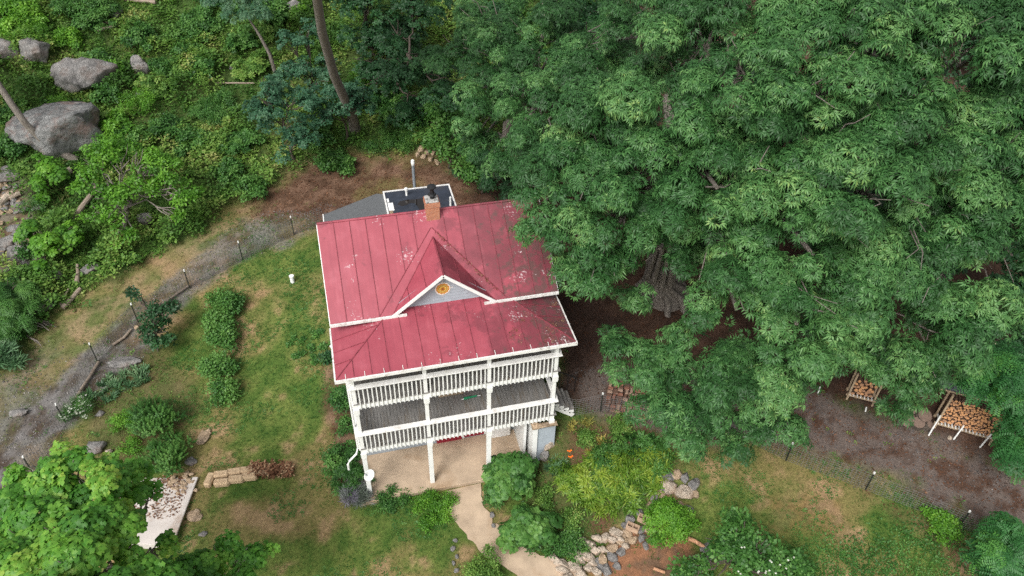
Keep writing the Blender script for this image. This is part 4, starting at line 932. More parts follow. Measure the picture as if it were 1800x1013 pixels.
tree('maple_sapling', 'low young maple with a few orange leaves at the bottom edge beside the large maple', 'tree', (-4.5, -3.6, h1(-4.5, -3.6)), L, 'maple', MT['maple'], .9, .24, .06, .3, 'bark', None, at(380, 1010, 3.8), .42)
# saplings near the fence
def sapling(lab, px, py, lo, kind, m, sc=1., tr=.04, sp=.2):
    b = G(px, py); L = [(*(G(a, c, d_)+np.array([0, 0, d_])), r) for a, c, d_, r in lo]
    return tree('sapling', lab, 'sapling', b, L, kind, m, sc, sp, tr, .3, 'bark_dark', sub=.45)
sapling('young tree with round leaf tufts standing by the track fence, above the grey stone', 275, 622, [(238,520,2.6,.42),(262,555,2.0,.55),(285,548,2.2,.6),(280,580,1.4,.6),(300,600,.9,.4),(272,605,.8,.4)], 'broad', MT['dark'], 1.3)
sapling('yellow-green maple sapling left of the slope, above the pale log ends', 85, 325, [(78,290,1.6,.6),(90,310,1.3,.7),(70,325,1.0,.6),(85,345,.6,.5)], 'maple', MT['lime'], .9)
sapling('yellow-green maple sapling over the pointed grey boulder', 90, 450, [(60,410,1.4,.7),(85,420,1.5,.7),(110,430,1.2,.8),(80,445,.9,.7),(125,410,1.2,.6),(70,475,.6,.5)], 'maple', MT['lime'], .95)
sapling('leafy bush-like sapling at the left edge beside the fallen branches', 20, 560, [(10,520,1.2,.9),(30,545,1.0,.9),(0,560,.9,.9),(35,580,.5,.6),(10,600,.5,.5)], 'locust', MT['mid'], 1.2)
for lab, px, py, lo in (('feathery locust at the right edge reaching over the big firewood rack', 1790, 745, [(1775,645,5.6,1.1),(1735,665,5.2,.8),(1795,690,5.0,1.2),(1775,710,4.4,.8),(1805,740,4.0,1.0),(1700,660,5.0,.7),(1805,800,3.0,1.1),(1790,775,3.2,.6)]),
                        ('feathery light green locust in the bottom right corner', 1790, 1040, [(1760,985,2.6,1.0),(1790,970,2.8,1.0),(1740,1005,2.2,.8),(1800,1010,2.4,1.1),(1770,1020,2.2,1.0)])):
    b = G(px, py); L = [(*(G(a, c, d_)+np.array([0, 0, d_])), r) for a, c, d_, r in lo]
    tree('locust_tree', lab, 'tree', b, L, 'locust', MT['ferny'], 1.35, .27, .09, .3, 'bark_dark')
L = [(*(G(a, c, d_)+np.array([0, 0, d_])), r) for a, c, d_, r in ((1265,950,2.0,.7),(1300,930,2.2,.75),(1335,970,2.0,.8),(1275,990,2.0,.9),(1380,995,1.8,.8),(1225,1000,1.6,.7),(1330,1015,2.0,1.0),(1200,1018,1.6,.6),(1400,1015,1.6,.7),(1285,915,2.0,.4))]
t = tree('viburnum_tree', 'spreading shrubby tree with small white flower heads at the bottom edge right of the clay', 'tree', G(1310, 1005), L, 'broad', MT['mid'], 1.25, .23, .08, .3, 'bark_dark')
e = [G(px+U(-8, 8), py+U(-6, 6), 3.1)+np.array([0, 0, 3.1]) for px, py in ((1310,965),(1350,985),(1375,1000),(1390,985),(1330,1005),(1300,1010),(1360,1010),(1345,1008)) for _ in range(2)]
scatter('flower_heads', 'petal', e, np.tile([0, 0, 1.], (len(e), 1)), np.full(len(e), .7), MT['wflower'], t)

# ------------------------------------------------------------------ shrubs and bed plants
for (px, py, w_, h_), lab in zip(((392,532,48,1.2),(387,562,42,1.1),(392,592,46,1.2)), ('topmost of the trimmed shrubs in the row on the left lawn', 'second and smallest shrub of the upper clump in the lawn row', 'third shrub from the top in the lawn row')):
    shrub('row_shrub', lab, 'shrub', px, py, w_, h_, 'fine', MT['mid'], 1.9, .14, 'shrubs in a row on the left lawn', stems=False, extra=.25)
for (px, py, w_), lab in zip(((382,645,52),(391,688,42)), ('round shrub standing apart, fourth in the lawn row', 'lowest and smallest round shrub ending the lawn row')):
    shrub('row_shrub', lab, 'shrub', px, py, w_, .95, 'fine', MT['mid'], 1.9, .14, 'shrubs in a row on the left lawn', stems=False, extra=.25)
shrub('fig_shrub', 'large lobed-leaf fig shrub growing at the right front corner of the patio', 'shrub', 903, 832, 84, 2.2, 'maple', MT['mid'], 1.05, .22, extra=.05)
shrub('fig_shrub', 'lower lobed-leaf fig shrub in front of the path bend, paler in the middle', 'shrub', 930, 922, 82, 1.6, 'maple', MT['mid'], 1.1, .22, extra=.1)
shrub('boxwood', 'low spreading green shrub at the foot of the lower fig', 'shrub', 950, 955, 50, .5, 'fine', MT['mid'], 1.4, .13, extra=-.05)
shrub('round_shrub', 'round yellow-green shrub at the bottom edge inside the path bend', 'shrub', 846, 1003, 66, .7, 'fine', MT['under'], 1.3, .12)
shrub('bright_shrub', 'bright green bush growing beside the cinder blocks', 'shrub', 1177, 915, 84, 1.2, 'broad', MT['lime'], .75, .14)
shrub('bright_shrub', 'small bright bush at the lower fence post on the right', 'shrub', 1655, 922, 62, .8, 'broad', MT['lime'], .8, .15)
shrub('sage_shrub', 'upper tall sage-like shrub in the left garden bed', 'shrub', 272, 735, 72, 1.3, 'sage', MT['mid'], .8, .15, extra=.05)
shrub('sage_shrub', 'lower sage-like shrub in the left garden bed beside the white slab', 'shrub', 292, 800, 72, 1.1, 'sage', MT['mid'], .8, .15, extra=.1)
shrub('yellow_shrub', 'small yellow-green shrub left of the sage-like shrubs', 'shrub', 217, 742, 44, .8, 'fine', MT['lime'], 1.1, .12)
shrub('yellow_shrub', 'thin yellow-green shrub below the other yellow-green one', 'shrub', 228, 785, 40, .5, 'fine', MT['lime'], 1., .14)
shrub('daisy_clump', 'airy clump of white daisies beside the fence on the left', 'flowers', 137, 722, 46, .6, 'tall', MT['mid'], .8, .16, stems=False, flowers=170)
shrub('lavender', 'grey-purple lavender mound at the left front corner of the patio', 'lavender', 626, 868, 44, .6, 'lav', MT['lavender'], 1., .14, stems=False)
shrub('bed_shrub', 'leafy shrub under the porch roof corner in the side bed', 'shrub', 603, 700, 42, .8, 'broad', MT['mid'], .9, .16)
shrub('bed_shrub', 'dark leafy shrub higher in the side bed, next to the main eave', 'shrub', 577, 628, 26, .5, 'broad', MT['dark'], .9, .16, extra=.2)
shrub('bed_shrub', 'spreading leafy shrub beside the downspout in the side bed', 'shrub', 606, 810, 62, .8, 'broad', MT['mid'], .9, .16)
shrub('bed_shrub', 'long-leaved plant between the downspout and the lavender', 'plant', 616, 843, 52, .7, 'strap', MT['mid'], .6, .3, stems=False)
shrub('bed_shrub', 'leafy shrub level with the upper railing in the side bed', 'shrub', 612, 745, 30, .6, 'broad', MT['mid'], .8, .16)
shrub('foundation_shrub', 'low yellow-green cover along the front edge of the patio near the path', 'shrub', 765, 895, 62, .35, 'fine', MT['lime'], 1.2, .14)
shrub('foundation_shrub', 'narrow green clump beside the front edge of the patio at its left', 'shrub', 690, 880, 50, .25, 'fine', MT['mid'], 1.2, .15)
shrub('bed_shrub', 'ground-hugging green clump on the right border of the path', 'shrub', 862, 875, 36, .5, 'fine', MT['mid'], 1.4, .14)
shrub('weed_clump', 'clover-like clump in the lawn close to the side bed', 'plant', 545, 610, 70, .12, 'weed', MT['mid'], 2.0, .14, stems=False)
for i, (px, py, w_, h_, m_, lab) in enumerate([(65,800,0,0,'',''),(1005,915,40,.4,'under','grey-green bushy herb among the daylilies'),(955,875,40,.4,'under','dull green herb left of the daylilies'),(1060,800,46,.5,'mid','dark leafy plant at the upper middle of the daylily bed'),
    (1000,960,50,.35,'mid','low green plant above the pale stone edging'),(1090,745,40,.4,'under','small shrub on the leaf litter next to the bricks'),(1030,770,30,.3,'under','brownish green clump below the porch steps')]):
    if w_: shrub('garden_herb', lab, 'plant', px, py, w_, h_, 'fine', MT[m_], 1.3, .14, stems=False)
# hillside shrubs
HB = [((170,105),40,'mid'),((245,60),50,'mid'),((120,70),46,'lime'),((195,120),34,'lime'),((285,120),44,'mid'),((330,70),60,'mid'),((60,60),70,'lime'),((150,20),80,'mid'),((290,225),52,'mid'),((400,300),50,'mid'),((420,250),60,'mid'),((380,190),60,'mid'),((350,120),50,'mid'),((440,330),50,'mid'),
      ((10,260),50,'mid'),((20,200),50,'mid'),((330,250),50,'mid'),((30,30),70,'lime'),((420,70),50,'mid'),((600,60),44,'mid'),((640,130),46,'lime'),((560,240),52,'mid'),((690,180),60,'mid'),((700,250),50,'mid'),((660,260),44,'mid'),((590,285),46,'mid'),((100,180),36,'lime'),((190,165),40,'mid'),((60,360),36,'mid'),((130,220),50,'mid'),
      ((240,180),60,'lime'),((270,150),50,'under'),((200,230),60,'lime'),((230,250),60,'mid'),((480,20),60,'mid'),((350,40),60,'mid'),((380,10),60,'mid'),((470,60),40,'under'),((440,120),50,'under'),((530,20),40,'lime'),((730,220),46,'mid'),((60,700),0,'mid'),((15,630),40,'iris'),((20,500),44,'mid'),((60,480),30,'lime'),((45,440),30,'mid')]
for (px, py), w_, m_ in HB:
    if not w_: continue
    shrub('hillside_bush', 'leafy wild bush on the overgrown hillside beyond the track', 'bush', px, py, w_, U(.5, 1.1), 'iris' if m_ == 'iris' else rnd.choice(['broad', 'fine', 'broad', 'oaky']), MT[m_], U(.95, 1.4), .2, 'wild bushes on the hillside', stems=False, extra=U(-.1, .15))
# daylilies: one clump, copied
def clump_field(name, lab, cat, group, poly, n, kind, m, sc, mind, flowers=False):
    proto = []
    for k in range(6):
        P = rng.uniform(-.2, .2, (4, 3)); P[:, 2] = 0; me = scatter(name, kind, P, np.tile([-.25, -.3, 1.], (4, 1)), np.full(4, sc), m, None, np.full(4, (.2, .35, .5, .65, .8, .5)[k]), .16); proto.append(me)
    pts = []; lo = poly.min(0); hi = poly.max(0); tries = 0
    while len(pts) < n and tries < 6000:
        tries += 1; p = rng.uniform(lo, hi)
        if inside(np.array([p[0]]), np.array([p[1]]), poly)[0] and all(np.hypot(*(p-q)) > mind for q in pts): pts.append(p)
    for q in proto[len(pts):]: bpy.data.objects.remove(q)
    for i, p in enumerate(pts):
        o = proto[i] if i < 6 else link(proto[i % 6].copy()); o.name = name
        o.location = (p[0], p[1], h1(*p)); o.rotation_euler = (0, 0, U(0, 6.28)); s = U(.75, 1.15); o.scale = (s, s, s); tag(o, lab, cat, group)
clump_field('daylily_clump', 'yellow-green arching daylily clump in the bed right of the patio', 'daylily', 'daylily clumps in the right bed', W([(965,810),(1010,830),(1040,800),(1130,790),(1170,800),(1165,840),(1140,870),(1110,890),(1060,905),(1000,870)]), 80, 'strap', MT['daylily'], 1.05, .36)
clump_field('daylily_clump', 'deep green daylily clump at the upper edge of the right bed', 'daylily', 'green daylilies at the upper bed edge', W([(1080,770),(1150,765),(1175,800),(1165,830),(1100,800)]), 14, 'strap', MT['mid'], 1.0, .4)
clump_field('iris_clump', 'pointed grey-green iris fan in the left garden bed', 'iris', 'iris fans in the left bed', W([(160,700),(175,670),(220,655),(265,655),(262,672),(215,690),(180,712)]), 16, 'iris', MT['iris'], 1.0, .35)
clump_field('iris_clump', 'pale blue-green iris clump at the left corner of the daylily bed', 'iris', 'iris clumps by the stub wall', W([(955,800),(975,800),(985,835),(962,845)]), 4, 'iris', MT['iris'], .9, .3)
clump_field('dry_grass_clump', 'yellowed strappy plant below the porch steps', 'plant', 'yellowed plants below the porch steps', W([(1000,740),(1035,740),(1060,775),(1040,800),(1010,770)]), 6, 'iris', leafmat('yellowed_blades', [(0, (.10, .14, .03)), (.5, (.30, .27, .06)), (1, (.48, .32, .10))], .7, .2), .9, .6)
for i, (px, py) in enumerate(((1001, 796), (1003, 806))):
    b = G(px, py, .8); b[2] = h1(b[0], b[1]); t = thing('lily_flower', ('upper' if i == 0 else 'lower')+' of the two orange lily blooms above the daylily bed', 'flower', b)
    MB().tube([(0, 0, 0), (.02, .01, .45), (.0, .03, .85)], .01, 5).build('stem', MT['mid'], t)
    scatter('petals', 'petal', [b+np.array([dx_, dy_, .87]) for dx_, dy_ in ((0, 0), (.08, .04), (-.07, .05))], [(0, -.2, 1)]*3, np.array([.9, .8, .7]), MT['orange'], t)

# ------------------------------------------------------------------ rocks
RK = [('largest boulder, dark and flat topped, behind the leaning trunk', 112, 222, 165, 3.2, 'rock_moss', .62, .25, 41), ('long grey boulder rising to a ridge, upper left', 155, 128, 112, 2.0, 'rock', .8, .25, 12),
      ('rounded grey boulder near the upper left corner', 62, 92, 58, 1.6, 'rock', .8, .2, 5), ('grey boulder cut by the left edge near the top', 5, 92, 50, 1.4, 'rock', .8, .25, 9), ('upright pointed grey rock on the grassy slope', 243, 117, 32, 1.3, 'rock', .7, .0, 22),
      ('grey rock with pale patches in the grass beside the track', 257, 385, 28, .9, 'rock', .8, .0, 8), ('pointed triangular grey boulder below the yellow-green sapling', 88, 476, 38, 1.2, 'rock', .8, .0, 31), ('flat brown-grey rock beside the fallen logs', 160, 472, 30, .5, 'rock', .6, .3, 14),
      ('wide flat grey boulder above the branch pile', 70, 540, 56, .7, 'rock', .6, .2, 17), ('long grey boulder in the scree at the left edge', 32, 445, 52, .9, 'rock', .6, .2, 19), ('narrow grey stone against the long scree boulder', 55, 447, 26, .4, 'rock', .5, .1, 20),
      ('flat oval grey stone in the left garden bed', 223, 637, 60, .35, 'rock', .42, .1, 23), ('grey stone at the lower edge of the left bed', 170, 785, 34, .5, 'rock', .8, .0, 25), ('small pale stone beside the grey one in the left bed', 193, 795, 14, .3, 'rock_pale', .8, 0, 26),
      ('flat stone half sunk in the gravel track', 33, 726, 42, .25, 'rock', .5, .3, 27), ('flat brownish stone sunk in the lawn', 357, 768, 26, .15, 'rock_tan', 1.4, .2, 28), ('grey stone in the lawn beside the lower sage-like shrub', 336, 812, 22, .25, 'rock', .8, .0, 29),
      ('flat brown stone right of the white slab', 342, 906, 30, .2, 'rock_tan', .9, 0, 30), ('small grey stone below the flat brown stone', 357, 939, 15, .15, 'rock', .8, 0, 33), ('small bluish stone near the bottom edge of the lawn', 360, 987, 10, .12, 'rock', .8, 0, 34),
      ('dark rock half hidden in leaves at the top edge', 520, 12, 44, 1.2, 'rock', .8, 0, 35), ('small dark rock under the fallen grey trunk at the top', 202, 22, 26, .7, 'rock', .8, 0, 36), ('smooth pale rock peeping from the slope grass', 250, 162, 26, .35, 'rock', .5, 0, 37),
      ('pinkish stone showing through the greens on the slope', 243, 192, 20, .3, 'rock_tan', .5, 0, 38), ('round grey rock on the slope left of the dogwoods', 412, 118, 22, .6, 'rock', .8, 0, 39), ('grey stone at the edge of the iris bed', 176, 728, 18, .25, 'rock', .7, 0, 40),
      ('flat grey rock in the scree beside the maple sapling', 68, 365, 30, .3, 'rock', .6, 0, 44), ('grey slab at the top of the scree', 10, 312, 42, .6, 'rock', .8, 0, 45), ('broad grey stone in the scree below the pale log ends', 28, 402, 34, .3, 'rock', .6, 0, 46), ('round brown-grey boulder in the scree', 16, 424, 40, .7, 'rock', .7, 0, 47),
      ('pale block under the stub wall, upper', 965, 783, 22, .55, 'rock_pale', .6, 0, 50), ('dark block under the stub wall, lower', 958, 802, 18, .6, 'rock', .6, 0, 51), ('whitish cloth-covered block by the garden fence', 1143, 728, 24, .4, 'rock_pale', .6, 0, 52),
      ('small stone beside the fence post near the track bend', 240, 575, 9, .3, 'rock_tan', .8, 0, 53)]
for lab, px, py, w_, h_, m_, dp, tl, sd_ in RK: rock('boulder' if w_ > 30 else 'stone', lab, px, py, w_, h_, m_, dp, sd_, rot=U(-.4, .4), cat='rock' if w_ > 20 else 'stone', tilt=tl*.4)
for i in range(110):
    px, py = U(-10, 75), U(290, 480)
    if px > 30+ (py-300)*.25: continue
    rock('scree_stone', 'loose grey-brown stone in the rubble at the left edge', px, py, U(8, 20), U(.15, .4), rnd.choice(['rock', 'rock', 'rock_tan']), .7, None, 'loose scree stones at the left edge', 'stone', lo=True, tight=(.5, .8))
# stone edging of the daylily bed
rock('edging_boulder', 'large pale triangular stone, left of the pair at the bed corner', 1178, 855, 29, .45, 'rock_pale', 1.0, 61, rot=.5, cat='stone')
rock('edging_boulder', 'large pale square-cut stone, right of the pair at the bed corner', 1206, 866, 34, .5, 'rock_pale', 1.0, 62, rot=.2, cat='stone')
rock('edging_boulder', 'tan stone below the two large pale stones', 1176, 885, 24, .3, 'rock_tan', 1.0, 63, cat='stone'); rock('edging_boulder', 'rust-coloured stone under the pale pair', 1195, 887, 18, .3, 'rock_tan', .8, 64, cat='stone')
for px, py, w_ in ((983,990,24),(1003,968,20),(990,1003,20),(1012,1000,24),(1030,978,22),(1008,958,15),(1036,958,20),(1047,969,14),(1052,948,15),(1066,945,18),(1083,939,18),(997,1018,18),(1022,1012,16),(974,983,18),(1018,984,18),(1042,990,15),(1034,1000,15),(1022,952,14),(1060,968,14),(1075,950,15),(1092,950,12),(1050,1008,15),(1100,960,12)):
    rock('edging_stone', 'pale flat stone in the curved double row beside the path end', px, py, w_*1.7, .4, 'rock_pale', .6, None, 'pale stones in the curved edging', 'stone', rot=-.7+U(-.3, .3), sink=.2, tight=(.5, .75), lo=False)
for px, py, w_ in ((1103,937,15),(1098,950,18),(1076,962,17),(1060,985,16),(1052,995,20),(1078,978,16),(1112,950,14),(1128,945,12),(1134,958,12),(1100,925,14),(1108,912,15),(1130,930,13),(1150,875,13),(1160,868,16),(1175,838,18),(1190,832,15),(1205,840,16),(1220,850,18),(1165,860,16),(1145,890,14),(1124,902,12),(1160,890,12),(1210,895,14),(1222,870,12),(1066,1000,18),(1084,996,12),(1240,965,18),(1232,985,22),(1250,978,14),(1092,970,12)):
    rock('bed_stone', 'grey or brown rough stone heaped along the daylily bed edge', px, py, w_*1.55, .32, rnd.choice(['rock', 'rock', 'rock_tan']), .8, None, 'rough stones along the bed edge', 'stone', lo=True, tight=(.5, .8))
for px, py, w_ in ((740,262,14),(750,268,12),(745,275,13),(757,280,14),(735,272,10),(762,270,10),(768,285,12)):
    rock('stacked_stone', 'pale stone in the small stack at the wood edge behind the house', px, py, w_, .4, 'rock_tan', .7, None, 'stacked stones at the wood edge', 'stone', lo=True)
for k in range(26):
    px = U(300, 345); py = U(833, 872)
    rock('flagstone', 'tan flagstone piled on the corner of the white slab', px, py, U(7, 12), .12, 'rock_tan', .8, None, 'tan flagstones on the white slab', 'stone', lo=True, z=None, sink=-.6)
for px, py, w_ in ((800,950,9),(796,965,10),(803,978,9),(797,990,9),(803,1003,10),(870,860,10),(865,905,12),(868,925,10)):
    rock('path_stone', 'small stone bordering the concrete path', px, py, w_, .2, 'rock', .8, None, 'small stones along the path', 'stone', lo=True)
# white slab with kerb
sp = [G(*p) for p in ((205, 842), (345, 842), (303, 968), (170, 960))]
zs = max(p[2] for p in sp)+.06
mb = MB(); mb.slab([(p[0], p[1], zs) for p in sp][::-1], .5)
tag(mb.build('white_slab', MT['concrete_w'], bevel=.01), 'whitish stained concrete slab partly under the maple', 'slab')
a, b_ = np.array([*sp[1][:2], zs+.045]), np.array([*sp[2][:2], zs+.045])
tag(MB().beam(a, b_, .24, .08).build('slab_kerb', MT['concrete_w'], bevel=.02), 'long pale kerb along the right side of the white slab', 'kerb')
lv_ = rng.uniform(0, 1, (520, 2)); P0 = sp[0][:2]+(sp[1]-sp[0])[:2]*lv_[:, :1]*.95+(sp[3]-sp[0])[:2]*(lv_[:, 1:]**1.8)*.9
k = fbm(P0[:, 0], P0[:, 1], 1.2, 3, 77) > .55; P0 = P0[k]
tag(scatter('slab_leaf_litter', 'flake', np.column_stack([P0, np.full(len(P0), zs+.02)]), np.tile([0, 0, 1.], (len(P0), 1)), np.full(len(P0), 1.2), MT['litter']), kind='stuff')
# straw bales
for i, (px, py, a_, lab) in enumerate([(368, 842, 1.45, 'leftmost straw bale, turned across the others'), (389, 833, .13, 'upper straw bale second from the left'), (390, 847, .13, 'lower straw bale second from the left'), (412, 829, .13, 'upper straw bale third from the left'), (415, 841, .13, 'lower straw bale third from the left'),
    (434, 826, .13, 'upper straw bale fourth from the left'), (438, 837, .13, 'lower straw bale fourth from the left'), (458, 828, .13, 'broken straw bale under the brown debris')]):
    p = G(px, py, .2); m_ = MB(); m_.box((-.38, -.2, 0), (.38, .2, .34)); o = m_.build('straw_bale', MT['straw'], bevel=.085); o.scale = (.9, .85, 1)
    o.location = (p[0], p[1], h1(p[0], p[1])-.04); o.rotation_euler = (U(-.04, .04), U(-.04, .04), a_-.26+U(-.05, .05)); tag(o, lab, 'straw bale', 'straw bales in a row on the lawn')
Pn = [G(U(440, 512), 826+U(-9, 9), .2) for _ in range(420)]
tag(scatter('garden_debris', 'flake', [(p[0], p[1], h1(p[0], p[1])+U(.1, .45)*(1-abs(i/420-.3))) for i, p in enumerate(Pn)], np.tile([0, 0, 1.], (420, 1)), np.full(420, 1.8), MT['litter'], None, rng.uniform(.2, 1, 420)), kind='stuff')
# cinder blocks
for i, (px, py, lab) in enumerate([(1112, 929, 'cinder block lying alone on the heaped stones'), (1132, 915, 'cinder block at the top left of the bright bush'), (1146, 934, 'cinder block partly under the bright bush')]):
    p = G(px, py, .2); a, c, hh = .40, .2, .2; m_ = MB(); t_ = .035
    m_.box((-a/2, -c/2, 0), (a/2, -c/2+t_, hh)); m_.box((-a/2, c/2-t_, 0), (a/2, c/2, hh))
    for xx in (-a/2, -t_/2, a/2-t_): m_.box((xx, -c/2+t_, 0), (xx+t_, c/2-t_, hh-.002))
    o = m_.build('cinder_block', MT['block']); o.scale = (1.35,)*3; o.location = (p[0], p[1], h1(p[0], p[1])+.12); o.rotation_euler = (0, .0, -.85+U(-.15, .15)); tag(o, lab, 'cinder block', 'cinder blocks by the bed')
# loose brick paving
bc = G(1103, 706); dirx = G(1125, 712)-G(1080, 700); dirx[2] = 0; dirx /= np.linalg.norm(dirx); diry = np.array([-dirx[1], dirx[0], 0])
_bb = [MB().box((-.105, -.05, 0), (.105, .05, .065)).build('brick', b, bevel=.006) for b in BR]; kb = 0
for r_ in range(9):
    for c_ in range(8):
        if rnd.random() < .08: continue
        p = bc+dirx*((c_-3.5)*.25+U(-.03, .03))+diry*((r_-4)*.17+U(-.02, .02)); k = rnd.randrange(3)
        o = _bb[k] if kb < 3 and not _bb[k].get('label') else link(_bb[k].copy()); o.name = 'brick'; kb += 0
        o.location = (p[0], p[1], h1(p[0], p[1])+U(.02, .12)); o.scale = (1.1, 1.3, 1.5); o.rotation_euler = (U(-.08, .08), U(-.08, .08), math.atan2(dirx[1], dirx[0])+rnd.choice([0, 0, 1.57])+U(-.15, .15))
        tag(o, 'weathered brick in the loose brick patch behind the garden fence', 'brick', 'bricks of the loose patch')
for o in _bb:
    if not o.get('label'): bpy.data.objects.remove(o)
# dead wood
def log_(lab, pts, r0, r1=None, m_='deadwood', name='fallen_log', cat='log', lift=.1, group=None):
    P = [G(px, py) for px, py in pts]; P = [p+np.array([0, 0, r0*.6+lift]) for p in P]; r1 = r1 or r0*.6; b = P[0].copy()
    o = MB().tube([p-b for p in P], [r0+(r1-r0)*i/(len(P)-1) for i in range(len(P))], 9).build(name, MT[m_], smooth=False); o.location = b; return tag(o, lab, cat, group)
log_('longer of the two split logs lying by the track', [(112, 546), (128, 530), (143, 512)], .13, .11); log_('short upright-looking log above the split logs', [(137, 500), (139, 484), (138, 470)], .12)
log_('thin split log left of the longer one', [(108, 540), (116, 525), (122, 512)], .07); log_('grey trunk lying diagonally down the lime-green tree', [(128, 395), (150, 365), (172, 335)], .17, .14)
log_('bare grey log leaning out of the pointed boulder', [(32, 505), (48, 485), (66, 468)], .11, .08); log_('pale fallen trunk at the top edge of the slope', [(200, -2), (235, 5), (275, 10)], .2, .12)
log_('pale split timber below the fallen trunk at the top', [(140, 50), (165, 46), (200, 44)], .12, .05); log_('second pale split timber, nearer the slope rocks', [(172, 58), (190, 54), (212, 48)], .12, .05)
log_('pale round log end in the scree, left one', [(0, 368), (14, 352), (26, 345)], .2, .2, 'rock_pale'); log_('pale round log end in the scree, right one', [(20, 355), (32, 347), (38, 345)], .13, .13, 'rock_pale')
log_('pinkish cut log near the yellow-green sapling', [(105, 312), (120, 308), (128, 304)], .2, .2, 'rock_pale'); log_('thin fallen stem on the slope by the dogwoods', [(380, 150), (415, 150), (448, 150)], .07, .04)
log_('timber edging along the fence, upper piece', [(293, 535), (312, 520), (335, 505)], .06, .05); log_('timber edging along the fence, middle piece', [(175, 640), (160, 665), (143, 690)], .07, .06); log_('timber edging along the fence, lower piece', [(143, 692), (128, 715), (118, 738)], .07, .06); log_('timber edging between the two upper pieces', [(200, 610), (220, 597), (232, 583)], .07, .06)
log_('thin pale stick on the litter right of the daylilies', [(1180, 768), (1190, 772), (1200, 777)], .03, .02, 'wood'); log_('reddish plank beside the clay at the bottom', [(1195, 945), (1220, 955), (1240, 968)], .09, .08, 'logend2')
log_('rusty split plank near the bottom edge by the flowering shrub', [(1148, 1003), (1158, 1006), (1168, 1010)], .07, .06, 'logend2')
for i in range(11):
    x0, y0 = U(42, 78), U(560, 600); log_('thin broken branch in the brush pile below the flat boulder', [(x0, y0), (x0+U(8, 14), y0+U(4, 9)), (x0+U(18, 30), y0+U(8, 16))], .045, .02, 'bark', 'branch', 'branch', U(.05, .35), 'branches of the brush pile')
for i, pts in enumerate((((1745, 625), (1760, 603), (1790, 610)), ((1720, 600), (1745, 603), (1785, 615)))):
    q = [at(px, py, 5.2+.4*i) for px, py in pts]; b = q[0].copy(); o = MB().tube([p-b for p in q], [.05, .035, .015], 6).build('dead_branch', MT['deadwood']); o.location = b
    tag(o, ('upper' if i else 'lower')+' bare pale branch sticking out at the dark gap, right edge', 'branch')

# ------------------------------------------------------------------ firewood racks
def fire_rack(lab, f0, f1, hh, dp, nlog, dia, loglab, grp, roof):
    a = G(*f0); b = G(*f1); e = (b-a); Lw = np.hypot(e[0], e[1]); ang = math.atan2(e[1], e[0]); z0 = max(a[2], b[2])+.05
    t = thing('firewood_rack', lab, 'firewood rack', (a[0], a[1], z0), ang)
    for x in (0, Lw):
        for y in (0, dp): MB().box((x-.04, y-.04, -.5), (x+.04, y+.04, hh+.18+(.25 if y == 0 else 0))).build('upright', MT['wood'], t)
    MB().box((-.1, .02, .16), (Lw+.1, .09, .26)).build('front_beam', MT['wood'], t); MB().box((-.1, dp-.1, .16), (Lw+.1, dp-.03, .26)).build('rear_beam', MT['wood'], t)
    m_ = MB(); n = int(Lw/.14)
    for i in range(n): m_.box((i*Lw/n+.03, -.03, .262), (i*Lw/n+.08, dp, .30))
    m_.build('slatted_base', MT['white_worn'], t)
    if roof:
        m_ = MB(); n = 26; x0, x1 = -.55, Lw+.35
        for i in range(n): xa = x0+(x1-x0)*i/n; xb = x0+(x1-x0)*(i+1)/n; zc = .03 if i % 2 else 0; m_.add([(xa, dp*.35, hh+.42+zc), (xb, dp*.35, hh+.42+(.03-zc)), (xb, dp+.5, hh+.17+(.03-zc)), (xa, dp+.5, hh+.17+zc)], [(0, 1, 2, 3)])
        m_.build('corrugated_roof', MT['galv'], t); MB().box((x0, dp*.35-.04, hh+.36), (x1, dp*.35-.005, hh+.43)).build('roof_batten', MT['wood'], t)
    # logs
    rt_ = Matrix.Translation((a[0], a[1], z0)) @ Matrix.Rotation(ang, 4, 'Z'); pro = []
    for k in range(8):
        m_ = MB(); n = 9; full = rnd.random() < .35; sh = []
        for j in range(n):
            t_ = 2*math.pi*j/n; q = dia*.5*(U(.85, 1.08) if full else (1.1 if math.cos(t_-1.2) > -.25 else .35)); sh.append((q*math.cos(t_), q*math.sin(t_)))
        vs = [(x, 0, z) for x, z in sh]+[(x, .42, z) for x, z in sh]
        m_.add(vs, [(j, (j+1) % n, (j+1) % n+n, j+n) for j in range(n)], 1); m_.add([(x, -.001, z) for x, z in sh], [tuple(range(n))], 0); m_.add([(x, .421, z) for x, z in sh], [tuple(range(n))], 0)
        o = m_.build('firewood_log', [MT['logend'] if rnd.random() < .7 else MT['logend2'], MT['logbark']]); pro.append(o)
    used_ = set(); cnt = 0; row = 0; z = .30+dia*.45
    while z < hh and cnt < nlog:
        x = .06+dia*.5+(dia*.45 if row % 2 else 0)
        while x < Lw-.06-dia*.3 and cnt < nlog:
            k = rnd.randrange(8); o = pro[k] if k not in used_ else link(pro[k].copy()); used_.add(k); o.name = 'firewood_log'
            o.matrix_world = rt_ @ Matrix.Translation((x+U(-.01, .01), U(-.05, .05)+.06, z+U(-.012, .012)+.04*math.sin(x*2))) @ Matrix.Rotation(U(0, 6.28), 4, 'Y'); tag(o, loglab, 'firewood log', grp)
            x += dia*U(.95, 1.1); cnt += 1
        z += dia*.84; row += 1
    for k in range(8):
        if k not in used_: bpy.data.objects.remove(pro[k])
    return t
fire_rack('large roofed firewood rack packed with split logs beside the gravel track', (1642, 752), (1738, 782), 1.75, .6, 285, .135, 'split firewood log stacked in the large roofed rack', 'logs in the large rack', True)
fire_rack('small firewood rack half hidden by hickory leaves', (1488, 702), (1532, 714), 1.25, .5, 60, .19, 'round-ended firewood log in the small rack', 'logs in the small rack', False)
